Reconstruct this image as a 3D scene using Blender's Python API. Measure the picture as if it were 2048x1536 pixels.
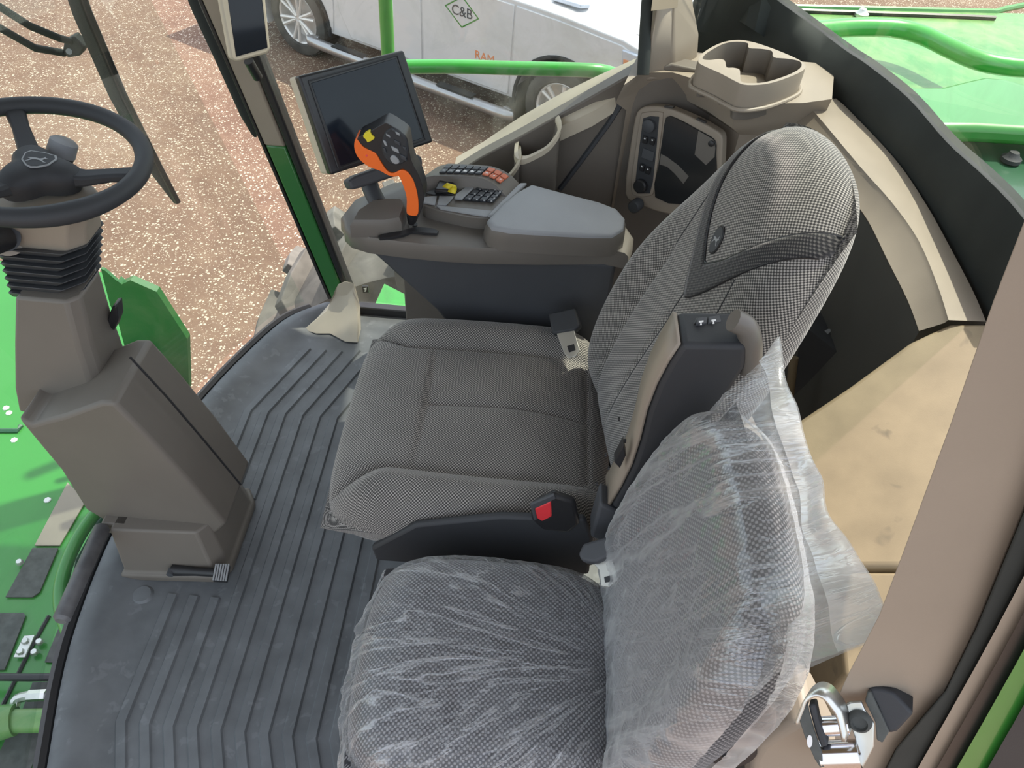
import bpy, bmesh, math, random
from mathutils import Vector, Matrix, noise
random.seed(7)
for o in list(bpy.data.objects): bpy.data.objects.remove(o)
scene = bpy.context.scene
COL = scene.collection
V = Vector
# ---------------------------------------------------------------- camera
FPX = 1538.0
PITCH, ROLL = math.radians(46.0), math.radians(5.0)
CAM = V((0, 0, 1.70))
fw = V((0, math.cos(PITCH), -math.sin(PITCH)))
r0 = V((1, 0, 0)); d0 = fw.cross(r0)
RV = r0 * math.cos(ROLL) - d0 * math.sin(ROLL)
DV = r0 * math.sin(ROLL) + d0 * math.cos(ROLL)
cam = bpy.data.cameras.new('camera'); camo = bpy.data.objects.new('camera', cam); COL.objects.link(camo)
cam.sensor_width = 36; cam.sensor_fit = 'HORIZONTAL'; cam.lens = FPX * 36 / 2048
cam.clip_start = 0.02; cam.clip_end = 300
camo.matrix_world = Matrix(((RV.x, -DV.x, -fw.x, CAM.x), (RV.y, -DV.y, -fw.y, CAM.y), (RV.z, -DV.z, -fw.z, CAM.z), (0, 0, 0, 1)))
scene.camera = camo
# ---------------------------------------------------------------- sky, sun, exposure
SUN = V((0.42, 0.33, 1.0)).normalized()
w = bpy.data.worlds.new('world'); scene.world = w; w.use_nodes = True
nt = w.node_tree; bg = nt.nodes['Background']
sky = nt.nodes.new('ShaderNodeTexSky'); sky.sky_type = 'NISHITA'; sky.sun_disc = False
sky.sun_elevation = math.asin(SUN.z); sky.sun_rotation = math.atan2(SUN.x, SUN.y)
sky.air_density = 1.0; sky.dust_density = 2.5; sky.ozone_density = 1.0
hz_ = nt.nodes.new('ShaderNodeMixRGB'); hz_.inputs[0].default_value = .55; hz_.inputs[2].default_value = (3.6, 3.5, 3.3, 1)   # thin bright haze
nt.links.new(sky.outputs[0], hz_.inputs[1]); nt.links.new(hz_.outputs[0], bg.inputs[0]); bg.inputs[1].default_value = 0.30
sl = bpy.data.lights.new('sun', 'SUN'); sl.energy = 3.7; sl.angle = 0.0095; sl.color = (1, 0.93, 0.82)
so = bpy.data.objects.new('sun', sl); COL.objects.link(so)
so.rotation_euler = SUN.to_track_quat('Z', 'Y').to_euler()
vs = scene.view_settings
vs.view_transform = 'Standard'; vs.look = 'None'; vs.gamma = 1.0; vs.use_curve_mapping = False
vs.exposure = 0.76
# ---------------------------------------------------------------- helpers
def ray(px, py):
    return (fw * FPX + RV * (px - 1024) + DV * (py - 768)).normalized()
def at(px, py, x=None, y=None, z=None):
    v = ray(px, py)
    for i, val in enumerate((x, y, z)):
        if val is not None:
            return CAM + v * ((val - CAM[i]) / v[i])
def atp(px, py, p, n):
    v = ray(px, py); n = V(n)
    return CAM + v * ((V(p) - CAM).dot(n) / v.dot(n))
def sst(a, b, x):
    t = min(1, max(0, (x - a) / (b - a))); return t * t * (3 - 2 * t)
def lerp(a, b, t): return a + (b - a) * t

def link(o, parent=None):
    COL.objects.link(o)
    if parent is not None:
        o.parent = parent
        o.matrix_parent_inverse = Matrix.Translation(world_loc(parent)).inverted()
    return o
def world_loc(o):
    return o.location.copy() if o.parent is None else V((0, 0, 0))
def finish(me, mat, smooth=True, angle=38):
    if mat is not None: me.materials.append(mat)
    if smooth:
        me.polygons.foreach_set('use_smooth', [True] * len(me.polygons))
        me.set_sharp_from_angle(angle=math.radians(angle))
    me.update()
def mk(name, verts, faces, mat, parent=None, smooth=True, bevel=0, seg=2, angle=38, fix=True):
    me = bpy.data.meshes.new(name)
    me.from_pydata([tuple(v) for v in verts], [], faces)
    if fix:
        bm = bmesh.new(); bm.from_mesh(me)
        bmesh.ops.remove_doubles(bm, verts=bm.verts, dist=1e-5)
        bmesh.ops.recalc_face_normals(bm, faces=bm.faces)
        bm.to_mesh(me); bm.free()
    finish(me, mat, smooth, angle)
    o = bpy.data.objects.new(name, me); link(o, parent)
    if bevel:
        b = o.modifiers.new('bevel', 'BEVEL'); b.width = bevel; b.segments = seg; b.limit_method = 'ANGLE'; b.angle_limit = math.radians(30)
        b.harden_normals = False
    return o
def tag(o, label=None, cat=None, group=None, kind=None):
    if label: o['label'] = label
    if cat: o['category'] = cat
    if group: o['group'] = group
    if kind: o['kind'] = kind
    return o
def thing(name, label, cat, loc, group=None):
    o = bpy.data.objects.new(name, None); o.location = loc; o.empty_display_size = 0.05
    COL.objects.link(o); tag(o, label, cat, group); return o
def struct(o): o['kind'] = 'structure'; return o

def loft(rings, cap=True, closed=True):
    n = len(rings[0]); v = [p for r in rings for p in r]; f = []
    for i in range(len(rings) - 1):
        for j in range(n if closed else n - 1):
            k = (j + 1) % n
            f.append((i * n + j, i * n + k, (i + 1) * n + k, (i + 1) * n + j))
    if cap and closed:
        f.append(tuple(range(n))[::-1]); f.append(tuple((len(rings) - 1) * n + j for j in range(n)))
    return v, f
def frames(path):
    path = [V(p) for p in path]; ts = []
    for i in range(len(path)):
        a = path[max(i - 1, 0)]; b = path[min(i + 1, len(path) - 1)]
        ts.append((b - a).normalized())
    up = V((0, 0, 1)) if abs(ts[0].z) < 0.9 else V((1, 0, 0))
    n = (up - ts[0] * up.dot(ts[0])).normalized(); out = []
    for i, t in enumerate(ts):
        n = (n - t * n.dot(t)).normalized(); out.append((path[i], t, n, t.cross(n)))
    return out
def tube_vf(path, r, n=12, cap=True, flat=1.0):
    rings = []
    fr = frames(path)
    for i, (p, t, a, b) in enumerate(fr):
        rr = r[i] if isinstance(r, (list, tuple)) else r
        rings.append([p + a * (math.cos(2 * math.pi * k / n) * rr) + b * (math.sin(2 * math.pi * k / n) * rr * flat) for k in range(n)])
    return loft(rings, cap)
def tube(name, path, r, mat, parent=None, n=12, flat=1.0):
    v, f = tube_vf(path, r, n, True, flat); return mk(name, v, f, mat, parent)
def spline(pts, per=6, closed=False):
    pts = [V(p) for p in pts]; out = []; n = len(pts)
    rng = range(n if closed else n - 1)
    for i in rng:
        if closed: p0, p1, p2, p3 = pts[i - 1], pts[i], pts[(i + 1) % n], pts[(i + 2) % n]
        else: p0, p1, p2, p3 = pts[max(i - 1, 0)], pts[i], pts[i + 1], pts[min(i + 2, n - 1)]
        for k in range(per):
            t = k / per
            out.append(0.5 * ((2 * p1) + (p2 - p0) * t + (2 * p0 - 5 * p1 + 4 * p2 - p3) * t * t + (3 * p1 - p0 - 3 * p2 + p3) * t ** 3))
    if not closed: out.append(pts[-1])
    return out
def slab_vf(poly, ext):
    n = len(poly); poly = [V(p) for p in poly]; ext = V(ext)
    v = poly + [p + ext for p in poly]
    f = [tuple(range(n))[::-1], tuple(range(n, 2 * n))]
    for i in range(n):
        j = (i + 1) % n; f.append((i, j, n + j, n + i))
    return v, f
def slab(name, poly, ext, mat, parent=None, bevel=0, seg=2, smooth=True):
    v, f = slab_vf(poly, ext); return mk(name, v, f, mat, parent, smooth, bevel, seg)
def box_vf(c, s, rot=None):
    c = V(c); M = rot or Matrix.Identity(3); vs_ = []
    for dx in (-1, 1):
        for dy in (-1, 1):
            for dz in (-1, 1): vs_.append(c + M @ V((dx * s[0] / 2, dy * s[1] / 2, dz * s[2] / 2)))
    return vs_, [(0, 1, 3, 2), (4, 6, 7, 5), (0, 4, 5, 1), (2, 3, 7, 6), (0, 2, 6, 4), (1, 5, 7, 3)]
def box(name, c, s, mat, parent=None, bevel=0, rot=None, seg=2):
    v, f = box_vf(c, s, rot); return mk(name, v, f, mat, parent, True, bevel, seg)
def hexa(name, bot, top, mat, parent=None, bevel=0, seg=2):
    v, f = loft([bot, top]); return mk(name, v, f, mat, parent, True, bevel, seg)
def join_vf(*parts):
    v, f = [], []
    for a, b in parts:
        k = len(v); v += list(a); f += [tuple(i + k for i in q) for q in b]
    return v, f
def lathe_vf(profile, origin, axis, n=32, close=False):
    axis = V(axis).normalized(); up = V((0, 0, 1)) if abs(axis.z) < .9 else V((1, 0, 0))
    a = (up - axis * up.dot(axis)).normalized(); b = axis.cross(a); o = V(origin); v, f = [], []
    m = len(profile)
    for k in range(n):
        d = a * math.cos(2 * math.pi * k / n) + b * math.sin(2 * math.pi * k / n)
        for r, h in profile: v.append(o + d * r + axis * h)
    for k in range(n):
        k2 = (k + 1) % n
        for i in range(m if close else m - 1):
            j = (i + 1) % m
            f.append((k * m + i, k2 * m + i, k2 * m + j, k * m + j))
    return v, f
def lathe(name, profile, origin, axis, mat, parent=None, n=32, close=False):
    v, f = lathe_vf(profile, origin, axis, n, close); return mk(name, v, f, mat, parent)
def cyl(name, a, b, r, mat, parent=None, n=20, bevel=0):
    v, f = tube_vf([a, b], r, n); return mk(name, v, f, mat, parent, True, bevel)
def pixpoly(pts, **k): return [at(*p, **k) for p in pts]
def planepoly(pts, p, n): return [atp(a, b, p, n) for a, b in pts]
def text_vf(body, size):
    cu = bpy.data.curves.new('t', 'FONT'); cu.body = body; cu.size = size; cu.align_x = 'CENTER'; cu.align_y = 'CENTER'; cu.extrude = 0.002
    o = bpy.data.objects.new('t', cu); COL.objects.link(o); bpy.context.view_layer.update()
    dg = bpy.context.evaluated_depsgraph_get(); me = bpy.data.meshes.new_from_object(o.evaluated_get(dg))
    v = [p.co.copy() for p in me.vertices]; f = [tuple(p.vertices) for p in me.polygons]
    bpy.data.objects.remove(o); bpy.data.curves.remove(cu); bpy.data.meshes.remove(me)
    return v, f
def place_vf(vf, o, ex, ey):
    o, ex, ey = V(o), V(ex), V(ey); ez = ex.cross(ey).normalized()
    return [o + ex * p.x + ey * p.y + ez * p.z for p in vf[0]], vf[1]
# ---------------------------------------------------------------- materials
MATS = {}
def nodes(name):
    m = bpy.data.materials.new(name); m.use_nodes = True; t = m.node_tree
    return m, t, t.nodes['Principled BSDF'], t.nodes['Material Output']
def N(t, typ, **k):
    n = t.nodes.new('ShaderNode' + typ)
    for a, b in k.items(): setattr(n, a, b)
    return n
def ramp(t, fac, stops):
    r = N(t, 'ValToRGB'); e = r.color_ramp.elements
    while len(e) < len(stops): e.new(0.5)
    for i, (p, c) in enumerate(stops): e[i].position = p; e[i].color = (*c, 1) if len(c) == 3 else c
    t.links.new(fac, r.inputs[0]); return r.outputs[0]
def mathn(t, op, a, b=None, clamp=False):
    n = N(t, 'Math', operation=op, use_clamp=clamp)
    for i, x in enumerate((a, b)):
        if x is None: continue
        if isinstance(x, (int, float)): n.inputs[i].default_value = x
        else: t.links.new(x, n.inputs[i])
    return n.outputs[0]
def noise_tex(t, scale, detail=3, rough=.5, coord='Object', dist=0):
    tc = N(t, 'TexCoord'); n = N(t, 'TexNoise'); n.inputs['Scale'].default_value = scale
    n.inputs['Detail'].default_value = detail; n.inputs['Roughness'].default_value = rough; n.inputs['Distortion'].default_value = dist
    t.links.new(tc.outputs[coord], n.inputs['Vector']); return n.outputs['Fac']
def bump(t, h, strength, dist, b):
    n = N(t, 'Bump'); n.inputs['Strength'].default_value = strength; n.inputs['Distance'].default_value = dist
    t.links.new(h, n.inputs['Height']); t.links.new(n.outputs[0], b.inputs['Normal'])
def plastic(name, col, rough=.5, grain=900, gs=.15, var=.08, spec=.5, metal=0, vscale=6):
    m, t, b, o = nodes(name)
    nf = noise_tex(t, vscale, 4)
    c = ramp(t, nf, [(.3, tuple(x * (1 - var) for x in col)), (.7, tuple(min(1, x * (1 + var)) for x in col))])
    t.links.new(c, b.inputs['Base Color']); b.inputs['Roughness'].default_value = rough
    b.inputs['Specular IOR Level'].default_value = spec; b.inputs['Metallic'].default_value = metal
    if gs: bump(t, noise_tex(t, grain, 2), gs, .0006, b)
    return m
def fabric(name, dark, light, pitch, thr=(.35, .8)):
    m, t, b, o = nodes(name)
    uv = N(t, 'UVMap'); sep = N(t, 'SeparateXYZ'); t.links.new(uv.outputs[0], sep.inputs[0])
    cu = mathn(t, 'COSINE', mathn(t, 'MULTIPLY', sep.outputs[0], 2 * math.pi / pitch))
    cv = mathn(t, 'COSINE', mathn(t, 'MULTIPLY', sep.outputs[1], 2 * math.pi / pitch))
    f = mathn(t, 'ADD', mathn(t, 'MULTIPLY', mathn(t, 'MULTIPLY', cu, cv), .5), .5)
    nz = noise_tex(t, 9, 4, .6)
    f2 = mathn(t, 'ADD', f, mathn(t, 'MULTIPLY', mathn(t, 'SUBTRACT', nz, .5), .25))
    c = ramp(t, f2, [(thr[0], dark), (thr[1], light)])
    t.links.new(c, b.inputs['Base Color']); b.inputs['Roughness'].default_value = .85
    b.inputs['Specular IOR Level'].default_value = .2
    b.inputs['Sheen Weight'].default_value = .35; b.inputs['Sheen Roughness'].default_value = .5
    bump(t, f, .35, .0012, b)
    return m
def glass(name, tint, dirt_haze=.06, refl=.035, dirt_haze_col=(.6, .58, .5)):
    m, t, b, o = nodes(name); t.nodes.remove(b)
    tr = N(t, 'BsdfTransparent'); tr.inputs[0].default_value = (*tint, 1)
    gl = N(t, 'BsdfGlossy'); gl.inputs['Roughness'].default_value = .02
    lw = N(t, 'LayerWeight'); lw.inputs[0].default_value = .5
    sch = mathn(t, 'ADD', mathn(t, 'MULTIPLY', mathn(t, 'POWER', lw.outputs['Facing'], 5), .8), refl, True)
    mx = N(t, 'MixShader'); t.links.new(sch, mx.inputs[0]); t.links.new(tr.outputs[0], mx.inputs[1]); t.links.new(gl.outputs[0], mx.inputs[2])
    df = N(t, 'BsdfDiffuse'); df.inputs[0].default_value = (*dirt_haze_col, 1)
    nz = noise_tex(t, 7, 6, .65, dist=1.2)
    d = mathn(t, 'MULTIPLY', ramp(t, nz, [(.42, (0, 0, 0)), (.75, (1, 1, 1))]), dirt_haze)
    m2 = N(t, 'MixShader'); t.links.new(d, m2.inputs[0]); t.links.new(mx.outputs[0], m2.inputs[1]); t.links.new(df.outputs[0], m2.inputs[2])
    t.links.new(m2.outputs[0], o.inputs[0]); return m
def film(name, base=.2, amp=.5, center=None, scale=5):
    m, t, b, o = nodes(name); t.nodes.remove(b)
    tr = N(t, 'BsdfTransparent'); tr.inputs[0].default_value = (.97, .98, 1, 1)
    df = N(t, 'BsdfDiffuse'); df.inputs[0].default_value = (.90, .91, .92, 1)
    tl = N(t, 'BsdfTranslucent'); tl.inputs[0].default_value = (.90, .91, .92, 1)
    gl = N(t, 'BsdfGlossy'); gl.inputs['Roughness'].default_value = .16
    tc = N(t, 'TexCoord'); sep = N(t, 'SeparateXYZ'); t.links.new(tc.outputs['Object'], sep.inputs[0])
    cmb = N(t, 'CombineXYZ')
    if center:      # pull creases fan out from where the sheet is tucked in
        dx = mathn(t, 'SUBTRACT', sep.outputs[0], center[0]); dy = mathn(t, 'SUBTRACT', sep.outputs[1], center[1])
        ang = mathn(t, 'ARCTAN2', dy, mathn(t, 'MULTIPLY', dx, -1)); rad = mathn(t, 'SQRT', mathn(t, 'ADD', mathn(t, 'MULTIPLY', dx, dx), mathn(t, 'MULTIPLY', dy, dy)))
        t.links.new(mathn(t, 'MULTIPLY', ang, 2.2), cmb.inputs[0]); t.links.new(mathn(t, 'MULTIPLY', rad, 1.1), cmb.inputs[1]); t.links.new(mathn(t, 'MULTIPLY', sep.outputs[2], .8), cmb.inputs[2])
    else:
        t.links.new(mathn(t, 'ADD', mathn(t, 'MULTIPLY', sep.outputs[2], .7), mathn(t, 'MULTIPLY', sep.outputs[1], 2.6)), cmb.inputs[0]); t.links.new(mathn(t, 'MULTIPLY', sep.outputs[2], .5), cmb.inputs[1]); t.links.new(mathn(t, 'MULTIPLY', sep.outputs[0], .5), cmb.inputs[2])
    def crease(sc, det, dist, narrow, pw):
        n1 = N(t, 'TexNoise'); n1.inputs['Scale'].default_value = sc; n1.inputs['Detail'].default_value = det; n1.inputs['Roughness'].default_value = .55; n1.inputs['Distortion'].default_value = dist
        t.links.new(cmb.outputs[0], n1.inputs['Vector'])
        r = mathn(t, 'SUBTRACT', 1, mathn(t, 'MULTIPLY', mathn(t, 'ABSOLUTE', mathn(t, 'SUBTRACT', n1.outputs['Fac'], .5)), narrow), True)
        return mathn(t, 'POWER', r, pw), n1.outputs['Fac']
    c1, f1 = crease(scale, 3, .6, 24, 1.6); c2, f2 = crease(scale * 2.7, 4, 1.2, 20, 1.8); c3, f3 = crease(scale * 6, 3, 2.0, 12, 2)
    patch = ramp(t, noise_tex(t, 7, 4, .6, dist=.5), [(.45, (0, 0, 0)), (.68, (1, 1, 1))])
    lines = mathn(t, 'ADD', mathn(t, 'MULTIPLY', c1, .9), mathn(t, 'ADD', mathn(t, 'MULTIPLY', c2, .55), mathn(t, 'MULTIPLY', mathn(t, 'MULTIPLY', c3, patch), .8)), True)
    bp = N(t, 'Bump'); bp.inputs['Strength'].default_value = .8; bp.inputs['Distance'].default_value = .006
    t.links.new(mathn(t, 'ADD', mathn(t, 'MULTIPLY', lines, .35), mathn(t, 'ADD', f1, mathn(t, 'MULTIPLY', f2, .6))), bp.inputs['Height'])
    for x in (df, tl, gl): t.links.new(bp.outputs[0], x.inputs['Normal'])
    a1 = N(t, 'MixShader'); a1.inputs[0].default_value = .4; t.links.new(df.outputs[0], a1.inputs[1]); t.links.new(tl.outputs[0], a1.inputs[2])
    a2 = N(t, 'MixShader'); a2.inputs[0].default_value = .4; t.links.new(a1.outputs[0], a2.inputs[1]); t.links.new(gl.outputs[0], a2.inputs[2])
    lw = N(t, 'LayerWeight'); lw.inputs[0].default_value = .5
    rimf = mathn(t, 'MULTIPLY', mathn(t, 'POWER', lw.outputs['Facing'], 3), .5)   # film looks denser edge-on
    k = mathn(t, 'ADD', mathn(t, 'ADD', mathn(t, 'MULTIPLY', lines, amp), rimf), base, True)
    k = mathn(t, 'MINIMUM', k, .9)
    mx = N(t, 'MixShader'); t.links.new(k, mx.inputs[0]); t.links.new(tr.outputs[0], mx.inputs[1]); t.links.new(a2.outputs[0], mx.inputs[2])
    t.links.new(mx.outputs[0], o.inputs[0]); return m
def paint(name, col, rough=.3, var=.05, coat=.3, dust_haze=0, dust_haze_col=(.4, .33, .25), vscale=3):
    m = plastic(name, col, rough, gs=0, var=var, vscale=vscale); t = m.node_tree; b = t.nodes['Principled BSDF']
    b.inputs['Coat Weight'].default_value = coat; b.inputs['Coat Roughness'].default_value = .08
    if dust_haze:
        src = b.inputs['Base Color'].links[0].from_socket
        d = mathn(t, 'MULTIPLY', ramp(t, noise_tex(t, 3.5, 8, .7, dist=.6), [(.4, (0, 0, 0)), (.7, (1, 1, 1))]), dust_haze)
        mx = N(t, 'MixRGB'); t.links.new(d, mx.inputs[0]); t.links.new(src, mx.inputs[1]); mx.inputs[2].default_value = (*dust_haze_col, 1)
        t.links.new(mx.outputs[0], b.inputs['Base Color'])
    return m
M = dict(
    tan=plastic('tan_plastic', (.29, .245, .195), .5, var=.06),
    tan_dark=plastic('brown_grey_plastic', (.15, .132, .112), .5, var=.06),
    beige=plastic('beige_plastic', (.52, .46, .36), .5),
    console=plastic('console_grey_plastic', (.128, .116, .102), .42),
    pad=plastic('grey_pad_sheen', (.26, .27, .285), .55, grain=700, gs=.3),
    housing=plastic('charcoal_housing', (.055, .058, .065), .6),
    black=plastic('black_plastic', (.018, .018, .02), .4),
    soft=plastic('black_soft_rubber', (.03, .032, .036), .62),
    seal=plastic('black_rubber_seal', (.035, .04, .038), .75, var=.2, spec=.25),
    mat=plastic('grey_floor_rubber', (.125, .133, .14), .48, grain=1200, gs=.25, var=.18, vscale=14),
    lowwall=plastic('shaded_lower_wall', (.11, .108, .096), .6),
    yellow=plastic('worn_tan_cover', (.275, .218, .135), .5, var=.12, vscale=18),
    orange=plastic('orange_plastic', (.90, .16, .02), .42, gs=0, var=.03),
    orange_key=plastic('orange_key', (.60, .17, .09), .5, gs=0),
    key=plastic('dark_key', (.045, .05, .058), .4, gs=0),
    smoke=plastic('smoked_window', (.022, .023, .024), .15, gs=0, spec=.3),
    yell=plastic('yellow_button', (.75, .62, .03), .45, gs=0),
    red=plastic('red_button', (.70, .04, .05), .35, gs=0),
    screen=plastic('dark_glass_screen', (.010, .014, .022), .12, gs=0, spec=.3),
    white=plastic('white_mark', (.75, .75, .75), .5, gs=0),
    grey=plastic('grey_mark', (.30, .31, .32), .5, gs=0),
    zinc=plastic('zinc_steel', (.62, .63, .60), .32, gs=0, metal=.85, var=.1, vscale=30),
    chrome=plastic('polished_steel', (.75, .75, .78), .14, gs=0, metal=1),
    steel=plastic('tongue_steel', (.55, .54, .50), .35, gs=0, metal=.8),
    bellow=plastic('grey_bellows_rubber', (.06, .062, .066), .45),
    bar=plastic('grey_grip_bar', (.11, .11, .115), .5, var=.3, vscale=30),
    rail=paint('bright_green_rail_paint', (.045, .34, .05), .28, coat=.5),
    frit=paint('glossy_pillar_trim', (.17, .145, .115), .25, coat=1.0),
    shield=paint('shaded_shield_paint', (.022, .13, .03), .4, coat=.2, dust_haze=.35, dust_haze_col=(.2, .22, .12)),
    pillar=paint('pillar_green_reflection', (.032, .16, .04), .3, coat=.5),
    green=paint('green_paint', (.032, .22, .03), .32, coat=.4),
    green_dust_haze=paint('dust_haze_green_paint', (.045, .23, .045), .42, coat=.2, dust_haze=.55, dust_haze_col=(.36, .42, .18)),  # yellowish layer mixes dust with a painted glass reflection
    green_dark=paint('deep_green_and_shade', (.010, .07, .03), .35, coat=.3),
    grip=plastic('grip_pad', (.08, .085, .08), .8, var=.25, vscale=40, gs=.4),
    truck=paint('white_truck_paint', (.60, .60, .61), .28, var=.02, coat=.6),
    tyre=plastic('dusty_tyre', (.075, .07, .062), .85, var=.35, vscale=7, gs=.3),
    tyre2=plastic('dusty_tractor_tyre', (.14, .13, .115), .9, var=.4, vscale=7, gs=.3),
    alloy=plastic('alloy_wheel', (.72, .70, .68), .35, gs=0, metal=.4),
    arch=plastic('wheel_arch_liner', (.02, .02, .02), .9, gs=0),
    step=plastic('dull_chrome', (.42, .42, .43), .3, gs=0, metal=.8),
    lamp=plastic('headlamp_glass', (.55, .6, .7), .1, gs=0, metal=.3),
    amber=plastic('amber_lens', (.7, .25, .1), .3, gs=0),
    seatfab=fabric('grey_dotted_fabric', (.045, .043, .042), (.39, .365, .335), .0064, (.38, .80)),
    bandfab=fabric('dark_dotted_fabric', (.022, .022, .024), (.13, .122, .115), .0064, (.45, .95)),
    tseatfab=fabric('dark_brick_fabric', (.035, .034, .038), (.25, .24, .24), .0084, (.5, .72)),
    film=film('clear_plastic_film', .12, .34, (.24, .55), 3.6),
    film2=film('milky_plastic_film', .24, .28, None, 2.6),
    filmw=film('white_plastic_seam', .50, .25, None, 3),
    win=glass('side_glass', (.92, .95, .93), .20),
    wind=glass('windshield_glass', (.88, .95, .92), .05, .11),
    rearglass=glass('rear_glass', (.90, .96, .90), .16, .06, (.5, .55, .35)),  # yellow-green dirt layer also carries painted reflection haze
)
def ground_mat():
    m, t, b, o = nodes('straw_littered_dirt')
    tc = N(t, 'TexCoord')
    big = noise_tex(t, .55, 5, .6); mid = noise_tex(t, 6, 5, .65)
    vo = N(t, 'TexVoronoi'); vo.inputs['Scale'].default_value = 42; vo.inputs['Randomness'].default_value = 1
    t.links.new(tc.outputs['Object'], vo.inputs['Vector'])
    vo2 = N(t, 'TexVoronoi'); vo2.inputs['Scale'].default_value = 95
    t.links.new(tc.outputs['Object'], vo2.inputs['Vector'])
    s1 = N(t, 'SeparateColor'); t.links.new(vo.outputs['Color'], s1.inputs[0])
    s2 = N(t, 'SeparateColor'); t.links.new(vo2.outputs['Color'], s2.inputs[0])
    base = ramp(t, mathn(t, 'ADD', mathn(t, 'MULTIPLY', big, .6), mathn(t, 'MULTIPLY', mid, .4)), [(.35, (.115, .064, .042)), (.5, (.155, .092, .060)), (.68, (.20, .13, .085))])
    chip = mathn(t, 'MULTIPLY', mathn(t, 'GREATER_THAN', mathn(t, 'ADD', s1.outputs[0], mathn(t, 'MULTIPLY', mid, .3)), .92), mathn(t, 'LESS_THAN', vo.outputs['Distance'], .42))
    chip2 = mathn(t, 'MULTIPLY', mathn(t, 'GREATER_THAN', mathn(t, 'ADD', s2.outputs[1], mathn(t, 'MULTIPLY', big, .35)), .98), mathn(t, 'LESS_THAN', vo2.outputs['Distance'], .4))
    k = mathn(t, 'MAXIMUM', chip, chip2)
    mx = N(t, 'MixRGB'); t.links.new(mathn(t, 'MULTIPLY', k, .8), mx.inputs[0]); t.links.new(base, mx.inputs[1]); mx.inputs[2].default_value = (.56, .47, .35, 1)
    t.links.new(mx.outputs[0], b.inputs['Base Color'])
    t.links.new(mathn(t, 'SUBTRACT', .9, mathn(t, 'MULTIPLY', k, .5)), b.inputs['Roughness'])
    bump(t, mathn(t, 'ADD', mathn(t, 'MULTIPLY', s1.outputs[1], k), mid), .9, .03, b)
    return m
M['ground'] = ground_mat()
def smudge(m, scale, lo, hi, col, amt):      # finger and boot marks on a worn panel
    t = m.node_tree; b = t.nodes['Principled BSDF']; src = b.inputs['Base Color'].links[0].from_socket
    d = mathn(t, 'MULTIPLY', ramp(t, noise_tex(t, scale, 3, .55, dist=.4), [(lo, (0, 0, 0)), (hi, (1, 1, 1))]), amt)
    mx = N(t, 'MixRGB'); t.links.new(d, mx.inputs[0]); t.links.new(src, mx.inputs[1]); mx.inputs[2].default_value = (*col, 1)
    t.links.new(mx.outputs[0], b.inputs['Base Color'])
smudge(M['yellow'], 16, .66, .74, (.12, .10, .07), .7)
smudge(M['mat'], 26, .60, .66, (.19, .20, .21), .5)
smudge(M['seatfab'], 13, .70, .80, (.03, .03, .03), .5)
# ================================================================ SETTING
GZ = -2.2
mk('ground', [(-40, -30, GZ), (40, -30, GZ), (40, 60, GZ), (-40, 60, GZ)], [(0, 1, 2, 3)], M['ground'], smooth=False)
struct(bpy.data.objects['ground'])
# plan curve of the cab's front edge, y -> x
FE = [(.02, -.56), (.185, -.763), (.30, -.815), (.46, -.866), (.71, -.935), (1.0, -.962), (1.25, -.94), (1.43, -.903), (1.62, -.845), (1.815, -.763), (1.90, -.68), (1.97, -.58)]
fcurve = spline([V((x, y, 0)) for y, x in FE], 5)
fl = [p + V((0, 0, -.03)) for p in fcurve] + [V((.95, 1.97, -.03)), V((1.0, .9, -.03)), V((.75, .2, -.03)), V((.4, .02, -.03))]
struct(slab('floor', fl, (0, 0, -.08), M['tan_dark'], bevel=0))
# floor mat with its rolled rim
rows = []
for p in fcurve:
    if p.y < .08 or p.y > 1.93: continue
    e = p.x + .012
    xs = [(e, -.028), (e, .020), (e + .018, .028), (e + .045, .026), (e + .075, .014), (e + .105, .003), (e + .14, 0), (.30, 0), (.30, -.028)]
    rows.append([V((x, p.y, z)) for x, z in xs])
v, f = loft(rows)
mat_o = mk('floor_mat', v, f, M['mat'], angle=60)
tag(mat_o, 'dark grey rubber floor mat with long raised ribs below the seats', 'floor mat')
for i in range(10):
    x0 = -.754 + .05 * i
    def rx(y): return x0 + max(0, .56 - y) * .41 + max(0, y - 1.44) * .378
    segs = [[.12, .30, .56, .855], [1.14, 1.30, 1.44, 1.60, 1.715]] if i < 3 else [[.12, .30, .56, .9, 1.2, 1.44, 1.60, 1.715 + .004 * i]]
    for ys in segs:
        rings = []
        for y in ys:
            x = rx(y)
            rings.append([V((x - .0145, y, -.002)), V((x - .0095, y, .006)), V((x + .0095, y, .006)), V((x + .0145, y, -.002))])
        v, f = loft(rings); mk('rib', v, f, M['mat'], mat_o, angle=25)
lathe('stud', [(0, .006), (.02, .006), (.026, 0), (.0, 0)], at(285, 1190, z=0), (0, 0, 1), M['mat'], mat_o, 20)
# windshield and its seal
rows = []
wc = [p for p in fcurve if .1 < p.y < 1.9]
for k in range(9):
    z = .035 + 1.9 * k / 8
    rows.append([V((p.x - .012 - .27 * z, p.y, z)) for p in wc])
v, f = loft(rows, False, False)
struct(mk('window_1', v, f, M['wind']))
sealp = [V((p.x - .004, p.y, .01)) for p in wc]
struct(tube('trim_1', sealp, .016, M['black'], n=8))
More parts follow.
